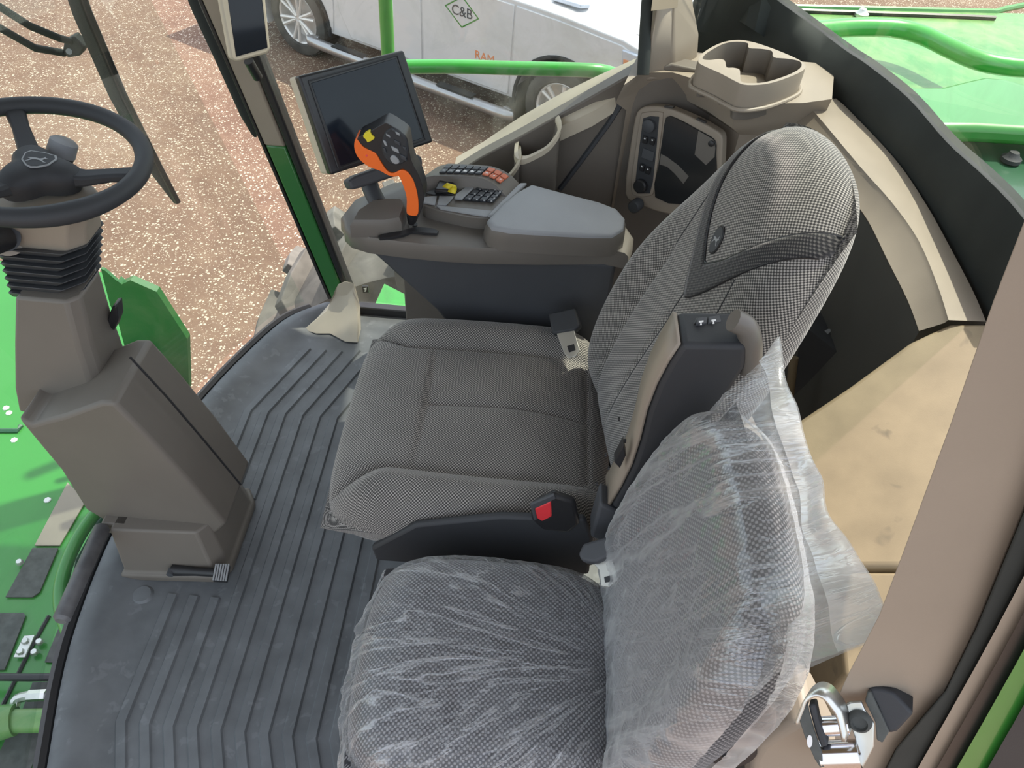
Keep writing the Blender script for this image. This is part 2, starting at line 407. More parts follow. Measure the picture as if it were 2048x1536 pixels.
# front right pillar
def up_to(a, b, z): return a + (b - a) * ((z - a.z) / (b.z - a.z))
py_ = 1.88
def pil(name, pb, pt, mat, dep, bev=.006, z0=.07, z1=1.96):
    bot = []; top = []
    for (b_, t_) in zip(pb, pt):
        a = at(*b_, y=py_); c = at(*t_, y=py_); bot.append(up_to(a, c, z0)); top.append(up_to(a, c, z1))
    bot += [bot[1] + V((0, dep, 0)), bot[0] + V((0, dep, 0))]; top += [top[1] + V((0, dep, 0)), top[0] + V((0, dep, 0))]
    return hexa(name, bot, top, mat, None, bev)
struct(pil('trim_2', [(640, 548), (680, 566)], [(403, 0), (452, 0)], M['tan'], .07, .006, .60))
struct(pil('trim_reflection', [(641, 548), (680, 566)], [(405, 0), (452, 0)], M['pillar'], .065, .005, .07, .602))  # green reflection on the lower pillar, painted as a separate piece
struct(pil('trim_3', [(681, 568), (697, 575)], [(454, 0), (474, 0)], M['black'], .05))
struct(pil('trim_4', [(634, 548), (640, 548)], [(396, 0), (403, 0)], M['black'], .06, .002))
struct(slab('trim_20', [V((-.56, 1.90, -.03)), V((.35, 1.90, -.03)), V((.35, 1.90, .03)), V((-.55, 1.90, .03))], (0, .03, 0), M['black'], None, .004))
# right window: pane behind sill, outside of pillar and wall
struct(slab('window_2', [V((-.57, 1.905, .05)), V((.30, 1.905, .05)), V((.42, 1.905, 1.95)), V((-1.06, 1.905, 1.95))], (0, .005, 0), M['win'], smooth=False))
# roof; unseen bump on its right edge added to shade the mat
rf = slab('ceiling', [V((-1.5, .06, 1.97)), V((.76, .06, 1.97)), V((.76, 2.0, 1.97)), V((.36, 2.02, 1.97)), V((.34, 2.44, 1.97)), V((-.12, 2.44, 1.97)), V((-.16, 2.06, 1.97)), V((-1.5, 2.02, 1.97))], (0, 0, .14), M['tan'], None, .03); struct(rf)
# right wall
wy = 1.765
wl = [(-.34, -.03), (.80, -.03), (.80, .90), (.30, .965), (.22, .94), (.145, .885), (.07, .83), (-.03, .757), (-.13, .688), (-.24, .60), (-.31, .48), (-.345, .3)]
struct(slab('wall_right', [V((x, wy, z)) for x, z in wl], (0, .05, 0), M['tan_dark'], None, .004))
wr = bpy.data.objects['wall_right']
# light sill strip along the window
sp = [(905, 352), (960, 321), (1034, 272), (1090, 240), (1125, 221), (1190, 190), (1262, 158), (1276, 152)]
rings = []
for p in sp:
    c = at(*p, y=1.80); k = .055 if 1120 < p[0] < 1230 else (.0 if p[0] < 1100 else .02)
    rings.append([c + V((0, .09, -.02)), c + V((0, .09, .004)), c + V((0, -k * .4, .006)), c + V((0, -k, -.012)), c + V((0, -k - .004, -.05)), c + V((0, .01, -.06))])
v, f = loft(rings); tag(mk('trim_5', v, f, M['beige'], None, True, 0, angle=50), kind='structure')
# groove on the wall: dark recessed seam
g = [at(1268, 168, y=wy - .001), at(1215, 250, y=wy - .001), at(1165, 318, y=wy - .001), at(1120, 378, y=wy - .001)]
tube('seam', g, .007, M['housing'], wr, n=6)
# rear corner moulding with shoulder band
NC = V((-.5, -.85, .12)).normalized(); PC = at(1290, 300, y=1.735)
top_px = [(1248, 170), (1277, 149), (1302, 145), (1346, 145), (1388, 158), (1430, 180), (1477, 206), (1530, 207), (1606, 206), (1664, 198)]
low_px = [(1232, 206), (1277, 191), (1302, 187), (1340, 189), (1375, 202), (1413, 221), (1463, 255), (1515, 257), (1592, 250), (1640, 250)]
topc = [at(*p, z=.95) for p in top_px]; lowc = [at(*p, z=.882) for p in low_px]
bc = [p + V((.03, .03, -.03)) for p in lowc]; botc = [V((p.x + .02, p.y + .02, .05)) for p in bc]
backc = [V((p.x + .05, max(p.y + .12, 1.88), .95)) for p in topc]
rows = [botc, bc, lowc, [lerp(a, b, .12) + V((0, 0, .006)) for a, b in zip(lowc, topc)], [lerp(a, b, .9) for a, b in zip(lowc, topc)], topc, backc]
v, f = loft(rows, False, False)
struct(mk('wall_corner', v, f, M['tan'], None, True, 0, angle=35)); wcn = bpy.data.objects['wall_corner']
# rear ledge
LZ = .92
li = [at(*p, z=LZ) for p in [(1610, 207), (1633, 229), (1721, 334), (1783, 404), (1836, 479), (1875, 570), (1897, 640)]]
lo = [at(*p, z=LZ) for p in [(1672, 197), (1700, 222), (1790, 318), (1850, 405), (1895, 485), (1945, 580), (1972, 643)]]
lf = [at(*p, z=.885) for p in [(1590, 250), (1612, 280), (1690, 380), (1735, 440), (1775, 520), (1815, 600), (1838, 662)]]
ld = [V((p.x + .03, p.y + .01, .15)) for p in lf]
rows = [spline(r, 4) for r in (lf, [a + V((0, 0, -.004)) + (b - a) * .1 for a, b in zip(li, lf)], li, lo, [p + V((.01, .0, -.2)) for p in lo])]
v, f = loft(rows, False, False)
struct(mk('wall_rear', v, f, M['tan'], None, True, 0, angle=30))
v, f = loft([spline(ld, 4), [p + V((.002, .002, -.004)) for p in spline(lf, 4)]], False, False)
struct(mk('wall_rear_lower', v, f, M['lowwall'], None, True, 0))  # same plastic as the ledge, its shade put into the colour
# black seal under the rear window, then the pane
SZ = .975
bi = [at(*p, z=LZ - .004) for p in [(1380, 60), (1430, 70), (1520, 96), (1613, 157), (1672, 199), (1700, 224), (1790, 320), (1858, 412), (1905, 490), (1955, 580), (2010, 690)]]
bo = [at(*p, x=q.x + .012) for q, p in zip(bi, [(1400, -90), (1490, -45), (1559, 4), (1628, 54), (1690, 100), (1735, 130), (1815, 195), (1892, 283), (1960, 345), (2020, 405), (2080, 480)])]
rows = [spline(r, 4) for r in ([p + V((.03, .03, -.1)) for p in bi], bi, [lerp(a, b, .5) + V((-.004, -.004, .012)) for a, b in zip(bi, bo)], bo, [p + V((.032, .034, -.004)) for p in bo], [p + V((.04, .04, -.12)) for p in bo])]
v, f = loft(rows, False, False)
struct(mk('trim_6', v, f, M['seal'], None, True, 0, angle=40))
so_ = spline([p + V((.004, .004, .004)) for p in bo], 4)
v, f = loft([so_, [p + V((-.03, -.02, .95)) for p in so_]], False, False)
struct(mk('window_3', v, f, M['rearglass']))
# rear right pillar
cp = [((1292, 147), (1312, 0)), ((1352, 143), (1352, 0)), ((1397, 118), (1386, 0))]
bot = []; top = []
for b_, t_ in cp:
    a = at(*b_, z=.945); c = at(*t_, y=a.y); bot.append(a + V((0, 0, -.02))); top.append(up_to(a, c, 1.96))
bot += [bot[2] + V((.01, .09, 0)), bot[0] + V((0, .10, 0))]; top += [top[2] + V((.01, .07, 0)), top[0] + V((0, .08, 0))]
mid = [lerp(a, b, .07) + V((0, 0, 0)) for a, b in zip(bot, top)]
mid[2] = mid[2] + V((.012, 0, 0))
v, f = loft([bot, mid, [lerp(a, b, .16) for a, b in zip(bot, top)], top]); struct(mk('trim_7', v, f, M['tan'], None, True, .008, 3))
a = at(1286, 150, z=.95)
struct(tube('trim_8', [a, lerp(bot[0], top[0], .15) + V((-.012, .04, 0)), lerp(bot[0], top[0], .9) + V((-.012, .04, 0))], .014, M['seal']))
# worn cover panels behind the passenger seat
A_ = at(1901, 646, z=.91); B_ = at(1584, 850, z=.77); C_ = at(1700, 1132, z=.70)
NP = (B_ - A_).cross(C_ - A_).normalized()
if NP.z < 0: NP = -NP
pp = planepoly([(1584, 850), (1702, 771), (1822, 683), (1901, 646), (1985, 646), (2040, 800), (1905, 1132), (1700, 1132), (1640, 1050), (1610, 930)], A_, NP)
o = slab('rear_cover', pp, (0, 0, -.45), M['yellow'], None, .007, 3)
tag(o, 'large worn tan cover panel behind the plastic wrapped seat', 'panel')
pp = planepoly([(1700, 1143), (1905, 1143), (1830, 1330), (1740, 1360), (1690, 1350), (1680, 1240)], A_ - NP * .003, NP)
o = slab('lower_cover', pp, (0, 0, -.45), M['yellow'], None, .006, 3)
tag(o, 'small tan cover panel below the black gap beside the pillar', 'panel')
pp = planepoly([(1690, 1345), (1770, 1345), (1700, 1536), (1640, 1620), (1480, 1620), (1560, 1440), (1640, 1250)], A_ - NP * .12, NP)
struct(slab('trim_9', pp, (0, 0, -.4), M['tan_dark'], None, .01))
# dark trim filling the gap under the ledge
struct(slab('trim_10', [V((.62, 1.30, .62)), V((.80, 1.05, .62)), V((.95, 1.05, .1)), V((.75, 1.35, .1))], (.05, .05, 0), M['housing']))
# near door post: tan trim, rubber seal, strips and green door frame
pL = [(2110, 285), (2048, 440), (1985, 603), (1900, 848), (1807, 1100), (1757, 1232), (1697, 1346), (1668, 1410), (1672, 1600)]
pR = [(2190, 660), (2110, 860), (2048, 1018), (1990, 1160), (1950, 1258), (1888, 1385), (1838, 1442), (1790, 1500), (1740, 1600)]
def post(name, l, r, y, dep, mat, bev=.006):
    a = pixpoly(l, y=y); c = pixpoly(r, y=y)
    a = [up_to(a[1], a[0], 1.965)] + a[1:]; c = [up_to(c[1], c[0], 1.965)] + c[1:]   # run up to the roof
    return struct(slab(name, a + c[::-1], (dep * 1.1, dep, 0), mat, None, bev))
post('trim_11', pL, pR, .30, .07, M['tan'])
s1 = [(2190, 820), (2110, 1010), (2048, 1152), (1990, 1262), (1950, 1335), (1888, 1445), (1838, 1532), (1800, 1600), (1790, 1620)]
post('trim_12', pR, s1, .29, .05, M['seal'], .008)
def sh(l, d): return [(a + d, b) for a, b in l]
s2, s3, s4, s5 = sh(s1, 38), sh(s1, 78), sh(s1, 140), sh(s1, 215)
post('trim_13', s1, s2, .285, .03, M['tan'], .003)
post('trim_14', s2, s3, .28, .03, M['black'], .003)
post('trim_15', s3, s4, .275, .02, M['green'], .004)
post('trim_16', s4, s5, .27, .03, M['soft'], .006)
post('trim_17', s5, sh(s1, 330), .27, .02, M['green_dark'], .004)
struct(slab('trim_18', pixpoly([(1498, 1600), (1504, 1520), (1520, 1494), (1588, 1452), (1625, 1448), (1650, 1470), (1720, 1600)], y=.36), (0, .08, 0), M['tan'], None, .012, 3))
# ================================================================ SEATS
def sq(u, v, k): return u * math.sqrt(1 - k * v * v), v * math.sqrt(1 - k * u * u)
def edge(u, v, p=10, q=8, r=2.4):
    e = min(1, (abs(u) ** p + abs(v) ** p) ** (1 / p)); return (1 - e ** q) ** (1 / r)
def pillow(name, top, bot, nu, nv, mat, parent, su, sv):
    us = [math.sin((2 * i / nu - 1) * math.pi / 2 * .999) / math.sin(math.pi / 2 * .999) for i in range(nu + 1)]
    vs_ = [math.sin((2 * i / nv - 1) * math.pi / 2 * .999) / math.sin(math.pi / 2 * .999) for i in range(nv + 1)]
    verts = []; uvs = []; faces = []
    for fn in (top, bot):
        g = [[fn(a, b) for a in us] for b in vs_]
        cu = [[0.0] * (nu + 1) for _ in vs_]; cv = [[0.0] * (nu + 1) for _ in vs_]
        for j in range(nv + 1):                 # cloth coordinates in metres, measured along the surface from the middle
            for i in range(nu // 2 + 1, nu + 1): cu[j][i] = cu[j][i - 1] + (g[j][i] - g[j][i - 1]).length
            for i in range(nu // 2 - 1, -1, -1): cu[j][i] = cu[j][i + 1] - (g[j][i] - g[j][i + 1]).length
        for i in range(nu + 1):
            for j in range(nv // 2 + 1, nv + 1): cv[j][i] = cv[j - 1][i] + (g[j][i] - g[j - 1][i]).length
            for j in range(nv // 2 - 1, -1, -1): cv[j][i] = cv[j + 1][i] - (g[j][i] - g[j + 1][i]).length
        for j in range(nv + 1):
            for i in range(nu + 1): verts.append(g[j][i]); uvs.append((cu[j][i], cv[j][i]))
    k = (nu + 1) * (nv + 1)
    def idx(i, j, s): return s * k + j * (nu + 1) + i
    for s in (0, 1):
        for j in range(nv):
            for i in range(nu):
                q = (idx(i, j, s), idx(i + 1, j, s), idx(i + 1, j + 1, s), idx(i, j + 1, s))
                faces.append(q if s == 0 else q[::-1])
    for i in range(nu):
        faces.append((idx(i, 0, 0), idx(i, 0, 1), idx(i + 1, 0, 1), idx(i + 1, 0, 0)))
        faces.append((idx(i, nv, 0), idx(i + 1, nv, 0), idx(i + 1, nv, 1), idx(i, nv, 1)))
    for j in range(nv):
        faces.append((idx(0, j, 0), idx(0, j + 1, 0), idx(0, j + 1, 1), idx(0, j, 1)))
        faces.append((idx(nu, j, 0), idx(nu, j, 1), idx(nu, j + 1, 1), idx(nu, j + 1, 0)))
    me = bpy.data.meshes.new(name); me.from_pydata([tuple(p) for p in verts], [], faces)
    ul = me.uv_layers.new(name='UVMap')
    for lp in me.loops: ul.data[lp.index].uv = uvs[lp.vertex_index]
    bm = bmesh.new(); bm.from_mesh(me); bmesh.ops.recalc_face_normals(bm, faces=bm.faces); bm.to_mesh(me); bm.free()
    finish(me, mat, True, 70)
    o = bpy.data.objects.new(name, me); link(o, parent); return o
def gs(x, c, s): return math.exp(-((x - c) / s) ** 2)
# ---------------- operator seat
SY = 1.105
seat = thing('operator_seat', 'wide grey fabric driver seat with dark chevron band and dotted weave', 'seat', (0.0, SY, 0.0))
def c_xy(u, v):
    a, b = sq(u, v, .10); return -.066 + b * (.304 - .012 * (1 - a * a)) , SY + a * (.298 + .008 * b)
def c_top(u, v):
    x, y = c_xy(u, v); h = edge(u, v, 7, 7, 2.3)
    ub = .60 + .22 * sst(-.55, -1.0, v)
    au = abs(u)
    z = .385 + .092 * h
    z += .032 * sst(ub - .02, ub + .17, au) * (1 - .5 * sst(.86, 1, au)) * sst(1.05, .6, abs(v))
    z -= .010 * sst(-.5, -1, v) * h
    z -= .011 * gs(au, ub, .022) * sst(1.0, .9, abs(v))
    inn = sst(ub, ub - .06, au)
    z -= .0055 * gs(v, -.40, .014) * inn
    z -= .009 * gs(u, 0.0, .025) * sst(-.42, -.34, v) * sst(.80, .74, v)
    z -= .010 * gs(v, .80, .022) * inn
    z += .010 * inn * (1 - (u / ub) ** 2) * (math.cos((v - .2) * math.pi / 1.25) ** 2 if v > -.4 else .6)
    z -= .016 * sst(.30, 1, v) * inn
    return V((x, y, z))
def c_bot(u, v):
    x, y = c_xy(u, v); h = edge(u, v, 7, 7, 2.3); return V((x, y, .385 - .055 * h * (1 - .3 * sst(0, 1, v))))
pillow('cushion', c_top, c_bot, 110, 110, M['seatfab'], seat, .283, .30)
# fabric stains are too faint to model; piping along the side of the cushion
def surf_n(fn, u, v, e=.01):
    a = fn(min(1, u + e), v) - fn(max(-1, u - e), v); b = fn(u, min(1, v + e)) - fn(u, max(-1, v - e))
    return a.cross(b).normalized()
# backrest
BY = 1.075
BYAW = .13
def bw(t): return .224 + .022 * gs(t, .38, .25) - .047 * sst(.55, 1.0, t)
def b_spine(t):
    return V((.238 + .058 * t + .174 * t ** 1.5, 0, .425 + .703 * t))
def b_norm(t):
    d = b_spine(min(1, t + .02)) - b_spine(max(0, t - .02)); return V((-d.z, 0, d.x)).normalized()
def b_pt(u, v, hgt):
    a, b = sq(u, v, .10 if v < 0 else .20)
    t = (b + 1) / 2; p = b_spine(t) + b_norm(t) * hgt; y = a * bw(t); dx = p.x - .2   # the seat is swivelled a little
    return V((.2 + dx * math.cos(BYAW) - y * math.sin(BYAW), BY + dx * math.sin(BYAW) + y * math.cos(BYAW), p.z))
def b_front(u, v):
    t = (v + 1) / 2; h = edge(u, v, 6, 7, 2.2); au = abs(u)
    z = .055 * h
    z += .036 * sst(.50, .86, au) * sst(.80, .42, t) * h
    z += .030 * gs(t, .84, .17) * (1 - u * u) * h
    z -= .008 * gs(au, .52, .025) * sst(.62, .55, t)
    z -= .004 * gs(u, 0, .02) * sst(.52, .48, t) * 1
    return b_pt(u, v, z)
def b_back(u, v):
    t = (v + 1) / 2; h = edge(u, v, 6, 7, 2.2); return b_pt(u, v, -(.085 - .03 * t) * h)
back = pillow('backrest', b_front, b_back, 100, 110, M['seatfab'], seat, .27, .38)
def strip(name, fn, cen, half, mat, parent, us, off, nw=6, su=.224, sv=.38, amp=None):
    verts = []; uvs = []; faces = []
    for u in us:
        for k in range(nw + 1):
            v = cen(u) + half(u) * (2 * k / nw - 1)
            p = fn(u, v) + surf_n(fn, u, v) * off * sgn
            verts.append(p); uvs.append((u * su, v * sv))
    n = nw + 1
    for i in range(len(us) - 1):
        for k in range(nw): faces.append((i * n + k, i * n + k + 1, (i + 1) * n + k + 1, (i + 1) * n + k))
    me = bpy.data.meshes.new(name); me.from_pydata([tuple(p) for p in verts], [], faces)
    ul = me.uv_layers.new(name='UVMap')
    for lp in me.loops: ul.data[lp.index].uv = uvs[lp.vertex_index]
    finish(me, mat, True, 80); o = bpy.data.objects.new(name, me); link(o, parent)
    s = o.modifiers.new('solid', 'SOLIDIFY'); s.thickness = .003; s.offset = 0
    return o
sgn = 1 if surf_n(b_front, 0, 0).x < 0 else -1
band_c = lambda u: min(.90, .235 + .74 * abs(u + .04) ** 1.15)
us = [-.93 + 1.86 * i / 90 for i in range(91)]
bo_ = strip('chevron_band', b_front, band_c, lambda u: .066 + .03 * gs(u, -.04, .2), M['bandfab'], back, us, .0018)
tag(bo_, 'dark chevron band')
for s in (1, -1):
    pth = [b_front(u, band_c(u) + s * (.068 + .03 * gs(u, -.04, .2))) + surf_n(b_front, u, band_c(u)) * sgn * .0012 for u in us[::2]]
    tube('piping', pth, .0022, M['black'], back, n=6)
for u_ in (.52, .0, -.52):
    pth = [b_front(u_, -.95 + (.95 + band_c(u_) - .09) * k / 30) + surf_n(b_front, u_, 0) * sgn * (-.0006) for k in range(31)]
    tube('seam', pth, .0018, M['soft'], back, n=5)
pth = [b_front(.93 * math.cos(a) if True else 0, min(.95, max(-.9, .95 * math.sin(a) * 1.0))) for a in [math.pi * (k / 40) * .5 for k in range(41)]]
# top edge piping follows the rim of the headrest
rim = [b_front(.962, -.9 + 1.84 * k / 50) for k in range(51)]
tube('piping', rim, .003, M['soft'], back, n=6)
# woven badge
bu, bv = -.04, .46
bp_ = b_front(bu, bv); bn = surf_n(b_front, bu, bv) * sgn
ex = V((0, -1, 0)); ex = (ex - bn * ex.dot(bn)).normalized(); ey = bn.cross(ex).normalized()
DEER = [(-.9, -.05), (-.55, .12), (-.2, .2), (.2, .18), (.42, .38), (.5, .7), (.62, .45), (.85, .42), (.7, .28), (.55, .22), (.48, -.02), (.7, -.25), (.95, -.35), (.66, -.36), (.3, -.12), (-.1, -.1), (-.35, -.2), (-.6, -.6), (-.85, -.8), (-.62, -.42), (-.55, -.1)]
def emblem(parent, o, ex, ey, w, h, rim, body, deer, shield=False):
    n = ex.cross(ey)
    if shield:
        pts = [(-1, .55), (-.8, .9), (0, 1), (.8, .9), (1, .55), (.85, -.3), (.35, -.85), (0, -1), (-.35, -.85), (-.85, -.3)]
    else: pts = [(math.cos(a), math.sin(a)) for a in [2 * math.pi * k / 28 for k in range(28)]]
    b1 = slab('badge', [o + ex * (a * w) + ey * (b * h) for a, b in pts], n * .003, rim, parent, .0008)
    slab('badge_field', [o + n * .0026 + ex * (a * w * .88) + ey * (b * h * .88) for a, b in pts], n * .0009, body, b1)
    slab('deer_emblem', [o + n * .0032 + ex * (a * w * .68) + ey * (b * h * .62) for a, b in DEER], n * .0009, deer, b1)
    return b1
sub = emblem(seat, bp_ - bn * .0008, ex, ey, .017, .027, M['black'], M['housing'], M['grey'])
# seat base shroud, buckle, belt tongue
rings = []
for z, x0, x1, y0, y1 in ((.02, -.12, .20, .93, 1.26), (.20, -.16, .22, .90, 1.29), (.33, -.24, .25, .845, 1.34), (.375, -.25, .26, .835, 1.35)):
    rings.append([V((x0, y0 + .03, z)), V((x0 + .03, y0, z)), V((x1 - .03, y0, z)), V((x1, y0 + .03, z)), V((x1, y1 - .03, z)), V((x1 - .03, y1, z)), V((x0 + .03, y1, z)), V((x0, y1 - .03, z))])
v, f = loft(rings); mk('base', v, f, M['soft'], seat, True, .006)
sh_ = pixpoly([(742, 1098), (830, 1052), (1000, 1035), (1170, 1040), (1185, 1075), (1178, 1150), (1020, 1150), (860, 1130), (752, 1122)], y=.805)
slab('side_shroud', sh_, (0, .016, 0), M['soft'], seat, .006)
# red release buckle on the near side
bk = pixpoly([(1062, 1012), (1106, 990), (1150, 1004), (1160, 1050), (1138, 1068), (1084, 1062), (1062, 1042)], y=.800)
slab('buckle', bk, (0, .016, 0), M['black'], seat, .010, 3)
slab('release_button', pixpoly([(1068, 1018), (1102, 1003), (1104, 1034), (1084, 1044), (1072, 1036)], y=.797), (0, .01, 0), M['red'], seat, .003)
slab('buckle_lip', pixpoly([(1060, 1010), (1108, 990), (1113, 998), (1070, 1018), (1075, 1040), (1068, 1042)], y=.796), (0, .006, 0), M['housing'], seat, .002)
TN = V((-.35, -.45, .82)).normalized(); TP = at(1140, 670, z=.53)
sl_ = slab('belt_sleeve', planepoly([(1096, 626), (1150, 614), (1160, 650), (1150, 660), (1104, 668)], TP + TN * .004, TN), -TN * .022, M['soft'], seat, .005)
tg = planepoly([(1112, 664), (1146, 652), (1150, 668), (1160, 700), (1152, 712), (1138, 716), (1128, 706)], TP, TN)
tgo = slab('belt_tongue', tg, -TN * .004, M['steel'], seat, .001)
slab('tongue_slot', planepoly([(1134, 692), (1148, 688), (1151, 700), (1138, 705)], TP + TN * .0008, TN), -TN * .002, M['black'], tgo)
# folded armrest on the near side
apx = [(1365, 690), (1342, 725), (1318, 770), (1298, 822), (1284, 880), (1268, 930), (1246, 975), (1222, 1015)]
apr = [(1340, 1060), (1362, 980), (1392, 900), (1430, 830), (1470, 770), (1492, 735), (1496, 692)]
arm = slab('armrest', pixpoly(apx + apr, y=.785), (0, .072, 0), M['soft'], seat, .008, 3)
fp = pixpoly(apx, y=.788)
v, f = loft([fp, [p + V((0, .066, 0)) for p in fp]], False, False)
v2 = [p + V((-.0085, 0, .003)) for p in v]
fo = mk('armrest_front', v2, f, M['tan'], seat, True); sm = fo.modifiers.new('s', 'SOLIDIFY'); sm.thickness = .006
ap = at(1440, 668, y=.82)
topn = V((.05, 0, 1)).normalized()
sp_ = slab('switch_plate', planepoly([(1384, 655), (1390, 640), (1442, 634), (1448, 650)], ap, topn), topn * .006, M['black'], seat, .002)
for q in ([(1390, 653), (1394, 641), (1412, 639), (1411, 652)], [(1414, 652), (1415, 639), (1437, 636), (1441, 649)]):
    rk = slab('rocker', planepoly(q, ap + topn * .005, topn), topn * .006, M['housing'], seat, .0015)
    qq = [(sum(a for a, b in q) / 4 + dx, sum(b for a, b in q) / 4 + dy) for dx, dy in ((-4, -4), (5, -5), (5, -2), (1, -1), (2, 4), (-2, 4), (-1, 0), (-4, -1))]
    slab('seat_icon', planepoly(qq, ap + topn * .0108, topn), topn * .0006, M['white'], rk)
tube('armrest_cap', spline([at(1466, 640, y=.80), at(1492, 655, y=.80), at(1502, 690, y=.80), at(1500, 740, y=.80)], 5), .016, M['console'], seat, n=12)
for px, py in ((1243, 838), (1255, 882), (1216, 910), (1222, 937), (1198, 968), (1207, 998)):
    p = at(px, py, y=.815) + V((-.004, 0, 0)); cyl('screw_hole', p + V((-.0015, 0, 0)), p + V((.0015, 0, 0)), .0035, M['black'], seat, 10)
slab('adjuster_window', pixpoly([(1228, 925), (1247, 890), (1252, 912), (1240, 938)], y=.79), (0.0, .02, 0), M['black'], seat, .002)
slab('pivot_cover', pixpoly([(1180, 1075), (1200, 1008), (1245, 1030), (1250, 1060), (1232, 1095)], y=.78), (0, .05, 0), M['housing'], seat, .006)
# ---------------- passenger seat
TY = .555
tseat = thing('passenger_seat', 'dark woven fabric passenger seat wrapped in clear plastic', 'seat', (0, TY, 0))
def t_xy(u, v):
    a, b = sq(u, v, .16); return .002 + b * .226, TY + a * .203
def t_top(u, v, off=0):
    x, y = t_xy(u, v); h = edge(u, v, 6, 6, 2.2)
    z = .405 + .082 * h + .012 * (1 - u * u) * (1 - v * v) - .012 * sst(-.4, -1, v)
    return V((x, y, z))
def t_bot(u, v):
    x, y = t_xy(u, v); return V((x, y, .405 - .05 * edge(u, v, 6, 6, 2.2)))
pillow('cushion', t_top, t_bot, 60, 60, M['tseatfab'], tseat, .203, .212)
def tb_spine(t): return V((.226 + .015 * t + .070 * t ** 1.4, 0, .43 + .53 * t))
def tb_norm(t):
    d = tb_spine(min(1, t + .02)) - tb_spine(max(0, t - .02)); return V((-d.z, 0, d.x)).normalized()
def tb_pt(u, v, hgt):
    a, b = sq(u, v, .12); t = (b + 1) / 2; p = tb_spine(t)
    return V((p.x, TY - .002 + a * (.212 - .02 * sst(.5, 1, t)), p.z)) + tb_norm(t) * hgt
def tb_front(u, v): return tb_pt(u, v, (.04 + .025 * sst(.55, .95, abs(u)) * 1 - .01 * (1 - u * u)) * edge(u, v, 6, 6, 2.1))
def tb_back(u, v): return tb_pt(u, v, -.075 * edge(u, v, 6, 6, 2.1))
pillow('backrest', tb_front, tb_back, 60, 60, M['tseatfab'], tseat, .2, .28)
rings = []
for z, k in ((-.0, .8), (.30, .85), (.355, .98)):
    rings.append([V((-.012 + a * .19 * k, TY + b * .18 * k, z)) for a, b in ((-1, -.8), (-.8, -1), (.8, -1), (1, -.8), (1, .8), (.8, 1), (-.8, 1), (-1, .8))])
v, f = loft(rings); mk('base', v, f, M['tan_dark'], tseat, True, .006)
box('back_bracket', (.245, TY, .40), (.05, .34, .10), M['black'], tseat, .008)
# latch for the lap belt between the seats
ln = V((-.5, -.3, .8)).normalized(); lp_ = at(1195, 1110, z=.56)
slab('belt_buckle', planepoly([(1155, 1108), (1165, 1086), (1235, 1066), (1250, 1075), (1248, 1098), (1190, 1126), (1162, 1122)], lp_, ln), -ln * .025, M['housing'], tseat, .006, 3)
lt = slab('belt_tongue', planepoly([(1184, 1124), (1232, 1106), (1236, 1160), (1218, 1174), (1202, 1172), (1198, 1140)], lp_ - ln * .012, ln), -ln * .004, M['steel'], tseat, .001)
slab('tongue_slot', planepoly([(1208, 1154), (1224, 1150), (1226, 1163), (1210, 1165)], lp_ - ln * .0112, ln), -ln * .001, M['black'], lt)
kb = at(1462, 1512, y=.36)
kn = lathe('recline_knob', [(0, .03), (.03, .03), (.04, .02), (.042, 0), (0, 0)], kb + V((0, .03, 0)), (0, -1, .3), M['black'], tseat, 24)
box('knob_bolt', kb + V((-.004, -.006, .008)), (.016, .012, .016), M['housing'], kn, .002)
# ---------------- plastic wraps
def rnz(p, s): return 1 - min(1, abs(noise.noise(p * s)) * 3.2)
def wrinkle(p):
    q = V((p.x * .55 + p.y * .2, p.y * 1.5, p.z)); r = rnz(q + V((3, 1, 2)), 16) ** 2 * .5 + rnz(q + V((1, 7, 2)), 34) ** 3 * .35 + .4 * noise.noise(p * 7)
    return r
def sheet(name, fn, nu, nv, mat, parent):
    verts = [fn(-1 + 2 * i / nu, -1 + 2 * j / nv) for j in range(nv + 1) for i in range(nu + 1)]
    faces = [(j * (nu + 1) + i, j * (nu + 1) + i + 1, (j + 1) * (nu + 1) + i + 1, (j + 1) * (nu + 1) + i) for j in range(nv) for i in range(nu)]
    return mk(name, verts, faces, mat, parent, True, 0, angle=60, fix=False)
tw = thing('seat_wrap', 'crinkled clear plastic sheet over the passenger seat cushion', 'plastic cover', (0, TY, .36))
def w_fn(u, v):
    # beyond the rim the film hangs down past the side of the cushion
    s = 1.22; uu, vv = u * s, v * s
    cu, cv = max(-1, min(1, uu)), max(-1, min(1, vv))
    p = t_top(cu * .985, cv * .985); ov = max(abs(uu) - 1, 0) , max(abs(vv) - 1, 0); o = max(ov) / .22
    x, y = t_xy(cu, cv)
    base = V((x, y, p.z))
    fl_ = .016 + .012 * noise.noise(V((uu * 3, vv * 3, 1.7)))
    d = V((cv * (ov[1] > 0), cu * (ov[0] > 0), 0))
    if d.length > 0: d.normalize()
    base += d * (fl_ * (1 - (1 - o) ** 2) + .012 * o * noise.noise(V((uu * 9, vv * 9, 4)))) if o > 0 else V((0, 0, 0))
    base.z += .008 - .055 * o - .012 * o * noise.noise(V((uu * 6, vv * 6, 0)))
    base.z += .005 * wrinkle(base) * (1 - .6 * o)
    if v > .55: base.z += .02 * sst(.7, 1, v)
    return base
sheet('film', w_fn, 110, 110, M['film'], tw)
bw_ = thing('back_wrap', 'milky plastic bag with a seam fin over the passenger seat backrest', 'plastic cover', (.25, TY, .45))
